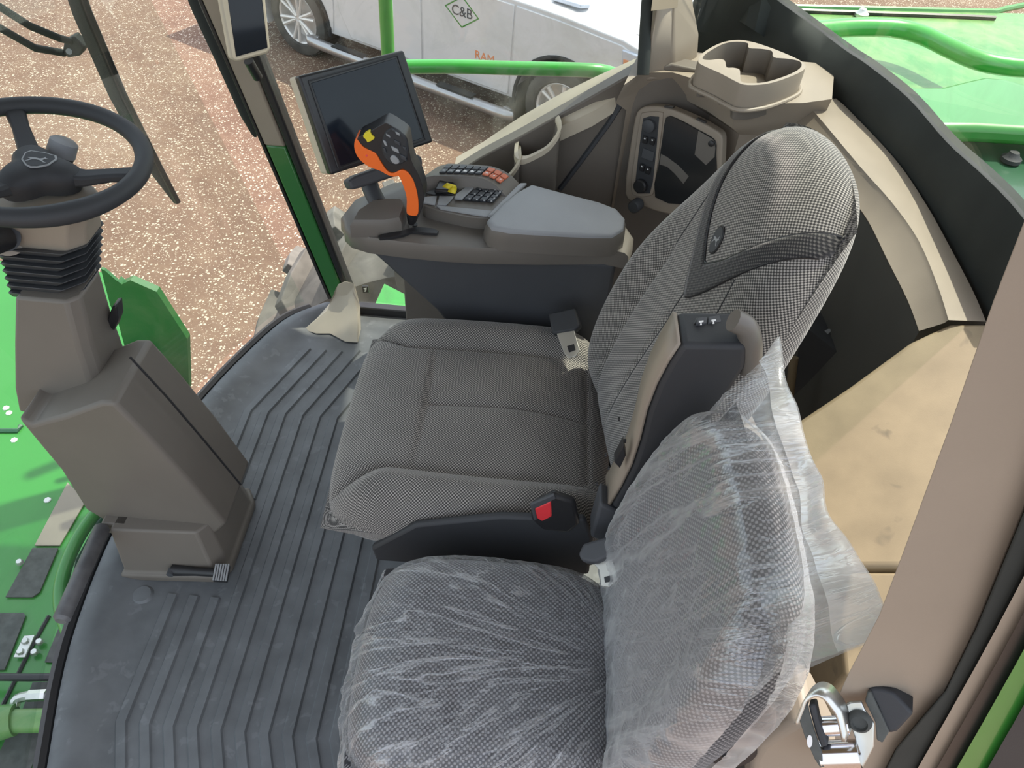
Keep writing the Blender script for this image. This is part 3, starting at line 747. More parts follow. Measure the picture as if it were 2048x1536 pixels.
def bag(side):
    def fn(u, v):
        t = (v + 1) / 2                      # 0 bottom .. 1 top seam
        tt = min(t / .88, 1)                 # seat part
        vv = -1 + 2 * tt * .985
        uu = u * 1.0
        p = (tb_front if side > 0 else tb_back)(uu, max(-.99, vv))
        n = tb_norm(tt) * side
        p = p + n * (.010 + .005 * wrinkle(p * 1.0 + V((0, 0, side))) * sst(1, .8, t)) + V((0, (1 if u > 0 else -1) * .018 * sst(.6, 1, abs(u)), 0))
        if t > .88:                          # seam fin: both sheets meet and stand above the rim
            k = (t - .88) / .12
            ridge = tb_pt(0, 1, 0) + V((.012, 0, 0))
            fin = V((ridge.x + .03 * k + .012 * (1 - u * u) + .012 * noise.noise(V((u * 2.5, k, 3))), TY + u * (.20 + .035 * k), ridge.z + .012 + k * (.035 + .030 * abs(u) ** 3 - .020 * u + .055 * max(0, -u) ** 1.5) + .010 * noise.noise(V((u * 4, k * 1.5, 9)))))
            fin += V((side * -.002 * (1 - k), 0, 0))
            p = lerp(p, fin, sst(0, .55, k))
        return p
    return fn
sheet('front_film', bag(1), 100, 120, M['film2'], bw_)
sheet('back_film', bag(-1), 60, 80, M['film2'], bw_)
def finf(u, v):
    k = .45 + .55 * (v + 1) / 2; a = bag(1)(u, .87 + .13 * (v + 1) / 2); return a + V((-.0025, 0, .001))
sheet('seam_fin', finf, 80, 10, M['filmw'], bw_)
# ================================================================ CONSOLE
con = thing('armrest_console', 'grey operator armrest console with padded lid beside the driver seat', 'console', (-.1, 1.48, .45))
RZ = .656
rim_px_near = [(688, 468), (690, 482), (702, 494), (735, 504), (800, 513), (880, 521), (960, 526), (1080, 528), (1212, 527)]
near = [at(*p, z=RZ) for p in rim_px_near]
out = near + [V((.235, 1.40, RZ)), V((.25, 1.47, RZ)), V((.22, 1.545, RZ)), V((.10, 1.60, RZ)), V((-.05, 1.64, RZ)), V((-.20, 1.65, RZ)), V((-.33, 1.60, RZ)), V((-.405, 1.52, RZ)), V((-.42, 1.45, RZ))]
cen = sum(out, V((0, 0, 0))) / len(out)
def scl(r, k, dz): return [V((cen.x + (p.x - cen.x) * k, cen.y + (p.y - cen.y) * k, p.z + dz)) for p in r]
def topz(p):    # deck: low bowl round the lever, high towards the lid
    return .004 * sst(1.48, 1.6, p.y)
r1 = [p + V((0, .0, .030 + topz(p))) for p in scl(out, .992, 0)]
r2 = [p + V((0, .0, .038 + topz(p))) for p in scl(out, .965, 0)]
r3 = [p + V((0, 0, .040 + topz(p))) for p in scl(out, .80, 0)]
r4 = [p + V((0, 0, .039)) for p in scl(out, .4, 0)]
v, f = loft([scl(out, .985, -.004), out, r1, r2, r3, r4]); mk('body', v, f, M['console'], con, True, 0, angle=50)
# dark lower housing with a raked front
lowp = [V((-.36, 1.40, RZ - .002)), V((.21, 1.405, RZ - .002)), V((.225, 1.58, RZ - .002)), V((-.34, 1.60, RZ - .002))]
mid = [V((-.335, 1.405, .625)), V((.21, 1.41, .625)), V((.225, 1.57, .625)), V((-.32, 1.58, .625))]
bt = [V((-.20, 1.415, .47)), V((.215, 1.415, .47)), V((.225, 1.55, .47)), V((-.18, 1.55, .47))]
bt2 = [V((-.10, 1.43, .30)), V((.215, 1.43, .30)), V((.225, 1.54, .30)), V((-.08, 1.54, .30))]
bt3 = [V((-.05, 1.44, 0)), V((.20, 1.44, 0)), V((.21, 1.54, 0)), V((-.03, 1.54, 0))]
v, f = loft([bt3, bt2, bt, mid, lowp]); mk('lower_housing', v, f, M['housing'], con, True, .008)
# padded lid
LT = .745
lp = [(1062, 368), (1032, 384), (1000, 410), (972, 440), (982, 454), (1020, 461), (1100, 466), (1180, 470), (1226, 470), (1249, 456), (1252, 436), (1236, 418), (1200, 404), (1130, 386)]
lt_ = [at(*p, z=LT) for p in lp]; lc = sum(lt_, V((0, 0, 0))) / len(lt_)
def lsc(k, dz): return [V((lc.x + (p.x - lc.x) * k, lc.y + (p.y - lc.y) * k, p.z + dz)) for p in lt_]
v, f = loft([lsc(1.03, -.055), lsc(1.025, -.03), lsc(1.01, -.016), lsc(.99, -.009)]); mk('lid', v, f, M['console'], con, True, 0, angle=60)
v, f = loft([lsc(.99, -.010), lsc(.985, -.004), lsc(.965, 0), lsc(.9, .001)]); mk('lid_pad_sheen', v, f, M['pad'], con, True, 0, angle=60)  # bluish sky sheen on the lid top put into the colour
# raised pad at the front and the lever slot
DZ = .722
fp = [at(*p, z=DZ) for p in [(700, 452), (712, 430), (745, 408), (775, 404), (806, 404), (812, 420), (803, 446), (770, 452)]]
v, f = loft([[p + V((0, 0, -.03)) for p in fp], fp, [lerp(p, sum(fp, V((0, 0, 0))) / 8, .12) + V((0, 0, .012)) for p in fp]]); mk('front_pad', v, f, M['console'], con, True, 0, angle=40)
sp_ = [at(*p, z=.697) for p in [(756, 476), (770, 471), (800, 467), (816, 462), (835, 458), (865, 461), (877, 466), (874, 471), (850, 470), (825, 467), (808, 474), (780, 479), (760, 481)]]
slab('lever_slot', sp_, (0, 0, .006), M['black'], con)
slab('key_deck', [at(*p, z=.7265) for p in [(846, 398), (862, 384), (905, 352), (1000, 362), (1046, 374), (990, 436), (940, 432), (872, 418), (848, 410)]], (0, 0, -.04), M['console'], con, .004)
# tan side pads of the deck
o = slab('deck_panel', [at(*p, z=.727) for p in [(872, 413), (986, 424), (975, 436), (880, 420)]], (0, 0, .004), M['pad'], con, .0015)
o = slab('deck_panel', [at(*p, z=.727) for p in [(878, 394), (909, 395), (892, 413), (874, 413)]], (0, 0, .004), M['pad'], con, .0015)
o = slab('deck_panel', [at(*p, z=.727) for p in [(848, 396), (874, 394), (870, 412), (845, 408)]], (0, 0, .004), M['pad'], con, .0015)
o = slab('deck_frame', [at(*p, z=.729) for p in [(924, 402), (968, 359), (958, 357), (912, 392), (908, 400)]], (0, 0, .006), M['pad'], con, .002)
o = slab('deck_frame', [at(*p, z=.731) for p in [(1030, 380), (1040, 371), (1054, 371), (986, 438), (974, 436)]], (0, 0, .008), M['pad'], con, .003)
# number pad
kp = [(926, 402), (972, 361), (1007, 384), (988, 406)]
slab('number_pad', [at(*p, z=.726) for p in kp], (0, 0, .004), M['black'], con, .001)
def bil(q, s, t):
    a, b, c, d = [V((*p, 0)) for p in q]; return lerp(lerp(a, d, s), lerp(b, c, s), t)
def keys(q, nc, nr, z, h, mat, gap=.10, curve=0, marks=None):
    for r in range(nr):
        for c in range(nc):
            pts = []
            for s, t in ((c + gap, r + gap), (c + 1 - gap, r + gap), (c + 1 - gap, r + 1 - gap), (c + gap, r + 1 - gap)):
                p = bil(q, s / nc, t / nr); pts.append(at(p.x, p.y, z=z))
            k = slab('key', pts, (0, 0, h), mat, con, .001)
            p = bil(q, (c + .5) / nc, (r + .5) / nr); m_ = at(p.x, p.y, z=z + h)
            if marks: box('key_mark', m_, (.004, .005, .0006), marks, k)
keys(kp, 4, 4, .729, .006, M['key'], .09, marks=M['grey'])
# arched keypad: twelve dark keys and six orange ones
bt_ = [(876, 348), (905, 349), (933, 349.5), (962, 351), (976, 355), (989, 361), (1001, 369)]
tp_ = [(893, 331), (922, 332.5), (950, 334), (978, 336.5), (993, 341), (1007, 347.5), (1019, 355.5)]
zz = [.752, .757, .76, .758, .756, .75, .742]
arch = [at(*p, z=z) + V((-.008, -.008, 0)) for p, z in zip(bt_, zz)] ; archt = [at(*p, z=z) + V((.004, .01, 0)) for p, z in zip(tp_, zz)]
arch = [arch[0] + V((-.03, 0, -.01))] + arch + [arch[-1] + V((.03, -.02, -.02))]; archt = [archt[0] + V((-.025, 0, -.01))] + archt + [archt[-1] + V((.03, -.015, -.02))]
v, f = loft([[V((p.x, p.y - .012, .69)) for p in arch], [p + V((0, -.004, -.006)) for p in arch], arch, archt, [p + V((0, .008, -.008)) for p in archt], [V((p.x, p.y + .015, .66)) for p in archt]], False, False)
mk('keypad_arch', v, f, M['console'], con, True, 0, angle=35)
def keyrow(i0, i1, n, mat):
    for r in range(2):
        for c in range(n):
            def pt(s, t):
                x = i0 + (i1 - i0) * s; i = min(int(x), len(bt_) - 2); fr = x - i
                a = lerp(at(*bt_[i], z=zz[i]), at(*bt_[i + 1], z=zz[i + 1]), fr); b = lerp(at(*tp_[i], z=zz[i]), at(*tp_[i + 1], z=zz[i + 1]), fr)
                return lerp(a, b, t)
            g_ = .09
            q = [pt((c + a) / n, (r + b) / 2) for a, b in ((g_, g_), (1 - g_, g_), (1 - g_, 1 - g_), (g_, 1 - g_))]
            k = slab('key', [p + V((0, 0, .0005)) for p in q], (0, 0, .004), mat, con, .0008)
            if mat is M['key'] and r == 0:
                c_ = sum(q, V((0, 0, 0))) / 4 + V((0, 0, .0046))
                slab('key_icon', [c_ + V((a * .004, b * .0035, 0)) for a, b in ((-1, -1), (1, -1), (1, -.2), (.4, .8), (-.4, .8), (-1, .1))], (0, 0, .0004), M['white'] if c in (2, 3, 4) else M['grey'], k)
            elif r == 0:
                c_ = sum(q, V((0, 0, 0))) / 4 + V((0, 0, .0046)); box('key_icon', c_, (.007, .0025, .0004), M['white'], k)
keyrow(0, 3, 6, M['key']); keyrow(3, 6, 3, M['orange_key'])
# yellow throttle slider in its black gate
slab('slider_gate', [at(*p, z=.728) for p in [(850, 388), (905, 360), (936, 364), (905, 391), (870, 392)]], (0, 0, .003), M['black'], con, .001)
slab('slider_shroud', [at(*p, z=.733) for p in [(868, 388), (880, 365), (900, 357), (911, 378), (898, 390)]], (0, 0, .012), M['black'], con, .004)
sy_ = spline([at(884, 374, z=.757), at(893, 366, z=.766), at(899, 368, z=.760), at(900, 376, z=.750), at(897, 384, z=.742)], 4)
v, f = loft([sy_, [p + V((.016, -.006, 0)) for p in sy_]], False, False)
ys = mk('throttle_slider', v, f, M['yell'], con, True); sm = ys.modifiers.new('s', 'SOLIDIFY'); sm.thickness = .006
# ---------------- control lever
lev = thing('control_lever', 'orange and black joystick lever with yellow button rising from the console', 'lever', at(820, 465, z=.715))
LY = 1.43
def lp2(pts, dy=0): return [at(*p, y=LY + dy) for p in spline2(pts)]
def spline2(pts, per=3):
    return [(p.x, p.y) for p in spline([V((a, b, 0)) for a, b in pts], per, True)]
orange = [(709, 283), (714, 279), (726, 294), (742, 302), (752, 308), (762, 325), (774, 342), (786, 347), (800, 341), (814, 344), (827, 362), (835, 390), (837, 415), (834, 431), (817, 430), (813, 422), (813, 395), (804, 366), (797, 353), (788, 354), (774, 350), (760, 342), (738, 334), (718, 318), (709, 300)]
blackp = [(714, 279), (738, 264), (766, 248), (776, 248), (800, 263), (814, 276), (818, 300), (824, 325), (838, 352), (848, 385), (847, 405), (838, 432), (833, 432), (837, 412), (832, 380), (822, 352), (806, 338), (790, 345), (776, 341), (764, 325), (752, 307), (738, 300)]
slab('grip', lp2(orange, -.018), (0, .040, 0), M['orange'], lev, .011, 4)
hd = slab('head', lp2(blackp, -.016), (0, .044, 0), M['black'], lev, .007, 3)
slab('yellow_button', lp2([(726, 272), (738, 263), (743, 270), (749, 277), (736, 285), (732, 280)], -.020), (0, .01, 0), M['yell'], lev, .002)
panel = slab('button_panel', lp2([(768, 268), (783, 256), (800, 264), (813, 280), (816, 305), (812, 322), (800, 330), (784, 330), (770, 318), (762, 295)], -.019), (0, .008, 0), M['soft'], lev, .003)
for px, py, a, b, m in ((776, 272, 4, 2.2, 'grey'), (787, 262, 4, 2.5, 'key'), (795, 268, 4, 2.5, 'grey'), (770, 287, 3, 5, 'grey'), (769, 301, 3, 5, 'key'), (794, 286, 6, 4, 'key'), (790, 300, 7, 4.5, 'grey'), (809, 298, 3, 4, 'key'), (806, 316, 6, 5, 'key')):
    slab('button', [at(px + a * sx + .35 * b * sy, py + b * sy - .0 + a * sx * .5, y=LY - .022) for sx, sy in ((-1, -1), (1, -1), (1, 1), (-1, 1))], (0, .006, 0), M[m], lev, .0012)
slab('thumb_pad', lp2([(780, 316), (787, 311), (797, 320), (798, 327), (790, 329), (782, 323)], -.022), (0, .006, 0), M['grey'], lev, .002)
cyl('rivet', at(733, 311, y=LY - .0195), at(733, 311, y=LY - .012), .0022, M['red'], lev, 10)
tube('boot', [at(825, 428, y=LY + .002), at(824, 440, y=LY + .002), at(822, 447, y=LY + .002)], [.014, .011, .007], M['black'], lev)
tube('stem', [at(822, 445, y=LY + .002), at(820, 455, y=LY + .002), at(819, 468, y=LY + .002)], .006, M['zinc'], lev)
tube('stem_sleeve', [at(828, 448, y=LY + .006), at(827, 466, y=LY + .006)], .008, M['black'], lev)
# ---------------- touch screen monitor
mon = thing('touchscreen_monitor', 'large square dark touchscreen monitor with beige back shell above console', 'monitor', at(760, 380, z=.75))
MN = V((.66, -.62, .42)).normalized(); MP = at(730, 225, y=1.53)
fr_ = [(597, 152), (808, 100), (867, 284), (663, 350)]
P4 = planepoly(fr_, MP, MN)
slab('bezel', P4, -MN * .022, M['black'], mon, .005, 3)
slab('back_shell', [p + (p - MP) * -.005 - MN * .021 for p in P4], -MN * .030, M['beige'], mon, .006, 3)
slab('screen', planepoly([(622, 166), (792, 116), (846, 276), (681, 332)], MP + MN * .0006, MN), -MN * .003, M['screen'], mon, .001)
e1 = planepoly([(618, 162), (795, 111), (851, 279), (677, 337)], MP + MN * .0012, MN)
for i in range(4): tube('screen_edge', [e1[i], e1[(i + 1) % 4]], .0016, M['soft'], mon, n=6)
ar = [MP - MN * .045 + V((0, 0, -.07)), MP - MN * .05 + V((.01, .0, -.13)), V((-.33, 1.52, .71))]
tube('support_arm', spline([at(735, 350, y=1.54), at(742, 378, y=1.52), at(758, 410, z=.71)], 4), .020, M['housing'], mon)
slab('mount_bar', planepoly([(697, 362), (712, 352), (836, 308), (845, 314), (847, 330), (838, 338), (722, 376), (704, 380)], MP - MN * .03, MN), -MN * .03, M['housing'], mon, .006, 3)
# ---------------- corner display
cd = thing('corner_display', 'tall narrow dark display in a beige frame on the corner pillar', 'display', at(500, 130, y=1.80))
CN = V((.55, -.78, .25)).normalized(); CP = at(490, 50, y=1.80)
P5 = planepoly([(424, -90), (520, -110), (541, 97), (536, 107), (474, 124), (462, 118)], CP, CN)
slab('frame', P5, -CN * .03, M['beige'], cd, .005, 3)
slab('screen', planepoly([(444, -80), (514, -95), (536, 96), (472, 114)], CP + CN * .001, CN), -CN * .004, M['screen'], cd, .003)
cyl('cable_stub', at(497, 122, y=1.83), at(516, 155, y=1.85), .012, M['black'], cd)
# ================================================================ STEERING
WC = V((-.879, 1.18, .948)); WN = V((math.sin(math.radians(8)), 0, 1)).normalized()
e1_ = V((0, 1, 0)).cross(WN).normalized(); e2_ = WN.cross(e1_)
sw = thing('steering_wheel', 'black three spoke steering wheel with shield badge on its hub', 'steering wheel', WC + V((0, 0, -.06)))
def wp(r, a, h=0): return WC + e1_ * (r * math.cos(a)) + e2_ * (r * math.sin(a)) + WN * h
WR = .179
rings = []
for k in range(72):
    a = 2 * math.pi * k / 72; c = wp(WR, a); rad = (c - WC).normalized(); ring = []
    for j in range(12):
        b = 2 * math.pi * j / 12; bulge = .0165 + .003 * (gs(math.sin(a / 2 + .4), 0, .2) + gs(math.cos(a / 2 - .4), 0, .2))
        ring.append(c + rad * (math.cos(b) * bulge) + WN * (math.sin(b) * bulge * .95))
    rings.append(ring)
v, f = loft(rings + [rings[0]], False); mk('rim', v, f, M['soft'], sw)
for a in (math.radians(126), math.radians(6), math.radians(246)):
    pts = []
    d = wp(1, a) - WC; s = WN.cross(d).normalized()
    rr = []
    for r, wd, h, th in ((.03, .026, -.030, .016), (.08, .019, -.026, .012), (.13, .016, -.012, .010), (.182, .020, 0, .010)):
        c = wp(r, a, h); rr.append([c - s * wd - WN * th, c + s * wd - WN * th, c + s * wd * .8 + WN * th * .6, c - s * wd * .8 + WN * th * .6])
    v, f = loft(rr); mk('spoke', v, f, M['soft'], sw, True, .005, 3)
# hub cap: rounded triangle
def tri(R, h, k=.28):
    return [wp(R * (1 + k * math.cos(3 * (a - math.radians(126)))), a, h) for a in [2 * math.pi * i / 36 for i in range(36)]]
v, f = loft([tri(.055, -.055), tri(.060, -.035), tri(.058, -.022), tri(.045, -.010), tri(.025, -.005)]); mk('hub_cap', v, f, M['soft'], sw)
hb = wp(.006, 0, -.0065); exw = (V((1, .0, 0)) - WN * WN.x).normalized(); eyw = WN.cross(exw)
emblem(sw, hb, exw, eyw, .028, .026, M['grey'], M['soft'], M['grey'], True)
# ---------------- steering column
colm = thing('steering_column', 'brown grey steering column with ribbed rubber bellows and pedestal on the mat', 'steering column', (-.78, 1.03, 0))
YN, YF = .995, 1.25
def cs(px1, px2, y0, dep, cham):   # chamfered cross-section from left and right pixel of the near face
    l = at(*px1, y=y0); r = at(*px2, y=y0); z = (l.z + r.z) / 2; l.z = r.z = z; d = r - l
    return [l, r - d.normalized() * cham, r + V((0, cham, 0)), r + V((0, dep - cham, 0)), r - d.normalized() * cham + V((0, dep, 0)), l + d.normalized() * cham + V((0, dep, 0)), l + V((0, dep - cham, 0)), l + V((0, cham, 0))]
# upper shroud
UN = 1.10
up = [cs((-22, 500), (160, 500), UN, .11, .025), cs((-25, 470), (156, 470), UN, .11, .025), cs((-28, 442), (160, 440), UN - .005, .11, .025), cs((-20, 425), (158, 422), UN + .01, .10, .025)]
v, f = loft(up); mk('upper_shroud', v, f, M['tan'], colm, True, .006, 3)
cyl('ignition_ring', at(12, 474, y=UN - .001), at(12, 474, y=UN + .01), .034, M['tan'], colm, 28)
cyl('left_stalk', at(8, 474, y=UN - .015), at(-60, 500, y=UN - .09), .024, M['black'], colm, 20)
cyl('stalk_base', at(8, 474, y=UN + .005), at(8, 474, y=UN - .018), .026, M['black'], colm, 20)
# stalk with a round knob behind the wheel
k0 = at(92, 385, y=1.24); k1 = at(112, 340, y=1.26); k2 = at(126, 292, y=1.28)
tube('light_stalk', [k0, k1, k2 + (k1 - k2) * .35], [.016, .022, .024], M['housing'], colm, 18)
lathe('stalk_knob', [(0, .032), (.018, .031), (.0245, .026), (.0255, 0), (0, 0)], k2 + (k1 - k2) * .35, (k2 - k1), M['pad'], colm, 24)
# bellows
for i in range(7):
    y0 = 498 + 14.5 * i
    k = i / 6
    xl, xr = -2 + 24 * k, 150 - 2 * k
    big = cs((xl - 4, y0 + 7), (xr + 6, y0 + 7), UN - .015, .135, .03); sm1 = cs((xl + 6, y0), (xr - 6, y0), UN, .11, .03); sm2 = cs((xl + 6, y0 + 14), (xr - 6, y0 + 14), UN, .11, .03)
    v, f = loft([sm1, big, sm2]); mk('bellows_fold', v, f, M['bellow'], colm, True, .002, angle=25)
# neck
nk = [cs((30, 596), (152, 604), 1.075, .12, .02), cs((34, 700), (172, 690), 1.06, .13, .02), cs((42, 800), (196, 770), 1.04, .14, .02), cs((44, 835), (212, 830), 1.03, .14, .02)]
v, f = loft(nk); mk('neck', v, f, M['tan_dark'], colm, True, .006, 2)
# lower cover: raked box
lc_px = [(34, 838), (62, 850), (130, 832), (200, 806), (228, 806), (300, 878), (380, 965), (452, 1050), (440, 1062), (400, 1085), (355, 1100), (318, 1092), (262, 1062), (205, 1040), (170, 1020), (120, 940)]
lo_ = slab('lower_cover', pixpoly(lc_px, y=.955), (0, .185, 0), M['tan_dark'], colm, .013, 3)
sm_ = pixpoly([(222, 790), (300, 868), (380, 955), (456, 1040)], y=.955)
tube('cover_seam', [p + V((.004, .09, .014)) for p in sm_], .0025, M['black'], colm, n=6)
slab('side_clip', pixpoly([(214, 640), (224, 614), (233, 612), (236, 640), (228, 662), (218, 655)], y=1.15), (0, .03, 0), M['black'], colm, .003)
# base
bs = [V((-.885, .88, 0)), V((-.66, .895, 0)), V((-.635, .93, 0)), V((-.635, 1.12, 0)), V((-.66, 1.16, 0)), V((-.88, 1.16, 0))]
bs1 = [V((p.x, p.y, .022)) for p in bs]; bs2 = [V((-.76 + (p.x + .76) * .93, 1.02 + (p.y - 1.02) * .93, .028)) for p in bs]
bs3 = [V((-.775 + (p.x + .76) * .86, 1.03 + (p.y - 1.02) * .80, .16)) for p in bs]
v, f = loft([bs, bs1, bs2, bs3]); mk('pedestal', v, f, M['tan_dark'], colm, True, .006, 3)
# pedal
pa = at(345, 1140, z=.045); pb = at(438, 1146, z=.05)
pd = tube('tilt_pedal', [pa, lerp(pa, pb, .5), pb], [.014, .010, .010], M['black'], colm)
PN = V((.15, -.2, .95)).normalized(); pq = planepoly([(424, 1160), (430, 1128), (460, 1128), (454, 1162)], at(442, 1145, z=.06), PN)
slab('pedal_pad', pq, -PN * .018, M['black'], pd, .003)
for i in range(6):
    t = (i + .5) / 6; tube('pedal_tread', [lerp(pq[1], pq[2], t), lerp(pq[0], pq[3], t)], .0022, M['grey'], pd, n=6)
cyl('pedal_pin', pa + V((0, -.016, .004)), pa + V((0, .0, .004)), .008, M['housing'], pd)
# foot bar
r0_, r1_ = at(206, 1052, z=.16), at(121, 1243, z=.16)
fb = thing('foot_bar', 'slanted grey round foot bar left of the column pedestal', 'bar', r0_)
tube('bar', [r0_, lerp(r0_, r1_, .03), lerp(r0_, r1_, .97), r1_], [.012, .0175, .0175, .011], M['bar'], fb, n=20)
box('bar_bracket', r0_ + V((.02, .03, -.02)), (.06, .05, .04), M['tan_dark'], fb, .006)
# ================================================================ TRIM FITTINGS
# pillar foot boot
bo1 = [at(*p, z=.004) for p in [(606, 660), (632, 668), (660, 668), (690, 684), (716, 686), (722, 660), (716, 625), (690, 600), (655, 610), (630, 640)]]
bo3 = [at(*p, y=1.865) for p in [(667, 589), (674, 591), (682, 592), (694, 590), (704, 580), (708, 570), (704, 565), (690, 562), (676, 568), (670, 578)]]
bo2 = [lerp(a, b, .55) + V((.015, 0, .0)) for a, b in zip(bo1, bo3)]
bo2 = [lerp(p, sum(bo2, V((0, 0, 0))) / 10, .10) for p in bo2]
v, f = loft([bo1, bo2, bo3]); tag(mk('pillar_boot', v, f, M['beige'], None, True, .004, angle=50), 'cream flared plastic boot at the foot of the front pillar', 'trim')
# storage pockets in the sill
def pocket(label, sh):
    t = thing('storage_pocket', label, 'storage bin', at(1075, 300, y=1.74) + sh - V((0, 0, .2)), 'pockets along the window sill')
    back_ = [at(*p, y=1.79) for p in [(1034, 274), (1058, 255), (1090, 238), (1113, 228)]]
    near_ = [at(*p, y=1.71) for p in [(1122, 240)]] + [at(*p, y=1.675) for p in [(1121, 262), (1100, 291), (1075, 307), (1045, 319)]] + [at(1029, 309, y=1.71)]
    ro = [p + sh for p in spline(back_ + near_, 4, True)]
    c = sum(ro, V((0, 0, 0))) / len(ro)
    ri = [p + (c - p) * .16 for p in ro]
    dn = V((.004, .02, -.19))
    v, f = loft([[p + dn for p in ro], [p + (c - p) * .03 + V((0, 0, -.014)) for p in ro]])
    mk('shell', v, f[:-1], M['tan_dark'], t, True, 0, angle=40)
    v, f = loft([[p + V((0, 0, -.014)) for p in ro], ro, ri, [p + V((0, 0, -.01)) for p in ri]], False)
    mk('rim', v, f, M['beige'], t, True, 0, angle=50)
    v, f = loft([ri, [p + (c - p) * .1 + dn * .9 for p in ri]]); f = [q for q in f if len(q) == 4 or q[0] != len(ri) - 1]
    f = f[:-2] + f[-1:]
    mk('lining', v, f, M['tan_dark'], t, True, 0, angle=50, fix=False)
    return t
shv = at(962, 329, y=1.79) - at(1034, 274, y=1.79)
pocket('cream edged storage pocket on the sill, nearer the driver seat back', V((0, 0, 0)))
pocket('cream edged storage pocket on the sill, half hidden behind the keypad', shv)
# switch pod
pod = thing('switch_pod', 'oval tan framed pod with sockets and a smoked window in the corner wall', 'control panel', at(1350, 400, y=1.70))
def pp_(pts, d=0): return planepoly([(1250 + a / 6.678, 200 + b / 6.678) for a, b in pts], PC + NC * d, NC)
slab('frame', pp_(spline2([(0, 1250), (40, 800), (110, 350), (160, 160), (260, 90), (420, 85), (600, 115), (950, 260), (1200, 400), (1290, 480), (1300, 620), (1280, 1000), (1240, 1500), (700, 1560), (140, 1380)], 2), .012), -NC * .03, M['tan'], pod, .004, 3)
slab('socket_strip', pp_(spline2([(75, 1180), (130, 700), (200, 230), (250, 170), (380, 155), (490, 165), (505, 230), (450, 700), (390, 1180), (340, 1280), (150, 1290)], 2), .0155), -NC * .008, M['tan'], pod, .002)
slab('socket_field', pp_([(130, 1150), (180, 700), (240, 245), (340, 215), (455, 225), (420, 640), (370, 1100), (330, 1250), (160, 1250)], .0165), -NC * .004, M['soft'], pod, .001)
sg = slab('smoked_window', pp_(spline2([(400, 1300), (440, 900), (500, 500), (545, 235), (680, 245), (950, 390), (1150, 500), (1210, 580), (1210, 720), (1190, 1300), (800, 1400)], 2), .0165), -NC * .006, M['smoke'], pod, .001)
slab('inner_rib', pp_([(480, 720), (560, 760), (720, 880), (850, 1020), (780, 1120), (660, 980), (560, 890), (460, 860)], .0172), -NC * .002, M['console'], sg)
slab('inner_wall', pp_([(980, 410), (1180, 530), (1205, 640), (1195, 760), (1080, 870), (930, 730)], .0170), -NC * .002, M['console'], sg)
def disc(name, a, b, r, h, mat, par):
    c = atp(1250 + a / 6.678, 200 + b / 6.678, PC + NC * .0165, NC); return lathe(name, [(0, h), (r * .8, h), (r, h * .8), (r, 0), (0, 0)], c, NC, mat, par, 24)
disc('socket_cap', 330, 340, .0155, .012, M['housing'], pod); disc('socket_cap', 220, 1140, .017, .014, M['black'], pod)
disc('lock', 1155, 580, .007, .004, M['black'], sg)
c = atp(1250 + 175 / 6.678, 200 + 1385 / 6.678, PC + NC * .02, NC); lathe('socket_plug', [(0, .03), (.013, .03), (.016, .026), (.016, 0), (0, 0)], c, NC, M['housing'], pod, 24)
for a, b in ((270, 530), (370, 550), (230, 900), (310, 940)):
    c = atp(1250 + a / 6.678, 200 + b / 6.678, PC + NC * .02, NC)
    q = slab('switch', [c + ex_ * .006 * sx + V((0, 0, 1)) * .009 * sy for ex_ in [V((.86, -.5, 0))] for sx, sy in ((-1, -1), (1, -1), (1, 1), (-1, 1))], NC * .004, M['black'], pod, .001)
    slab('switch_light', [c + NC * .0042 + V((.86, -.5, 0)) * .002 * sx + V((0, 0, 1)) * .0016 * sy + V((0, 0, .004)) for sx, sy in ((-1, -1), (1, -1), (1, 1), (-1, 1))], NC * .0004, M['white'], q)
slab('blank_switch', pp_([(240, 640), (390, 700), (370, 830), (210, 770)], .019), -NC * .004, M['housing'], pod, .001)
for q in ([(520, 80), (640, 95), (640, 112), (520, 98)], [(960, 240), (1080, 295), (1070, 315), (950, 262)]):
    slab('hinge', pp_(q, .016), -NC * .01, M['black'], pod)
# cup holder
ch = thing('cup_holder', 'tan scalloped cup holder tray on the rear corner shelf', 'cup holder', at(1500, 170, z=.95))
CZ = 1.005
s_ = lambda a, b: (1280 + a / 5.689, b / 5.689)
ro_px = [s_(*p) for p in [(655, 700), (690, 620), (800, 540), (950, 475), (1120, 452), (1300, 480), (1500, 545), (1700, 625), (1850, 700), (1890, 750), (1850, 810), (1700, 880), (1500, 945), (1320, 970), (1180, 965), (1090, 930), (900, 830), (720, 750)]]
ri_px = [s_(*p) for p in [(715, 672), (740, 620), (830, 560), (960, 495), (1100, 475), (1225, 490), (1240, 545), (1380, 555), (1500, 580), (1520, 650), (1650, 665), (1800, 690), (1840, 740), (1790, 800), (1640, 870), (1420, 935), (1230, 945), (1150, 925), (1140, 850), (1130, 790), (1060, 770), (985, 765), (965, 690), (900, 672), (800, 682)]]
ro = [at(*p, z=CZ) for p in spline2(ro_px, 3)]; cc = sum(ro, V((0, 0, 0))) / len(ro)
v, f = loft([[V((p.x, p.y, .948)) for p in ro], [p + V((0, 0, -.01)) for p in ro], [lerp(p, cc, .012) for p in ro]]); f = f[:-1]
mk('tray_wall', v, f, M['tan'], ch, True, 0, angle=50)
ri = [at(*p, z=CZ) for p in spline2(ri_px, 3)]
bm = bmesh.new(); a1 = [bm.verts.new(lerp(p, cc, .012)) for p in ro]; a2 = [bm.verts.new(p) for p in ri]
ed = [bm.edges.new((q[i], q[(i + 1) % len(q)])) for q in (a1, a2) for i in range(len(q))]
bmesh.ops.triangle_fill(bm, use_beauty=True, use_dissolve=False, edges=ed)
me = bpy.data.meshes.new('tray_rim'); bmesh.ops.recalc_face_normals(bm, faces=bm.faces); bm.to_mesh(me); bm.free(); finish(me, M['tan'], False)
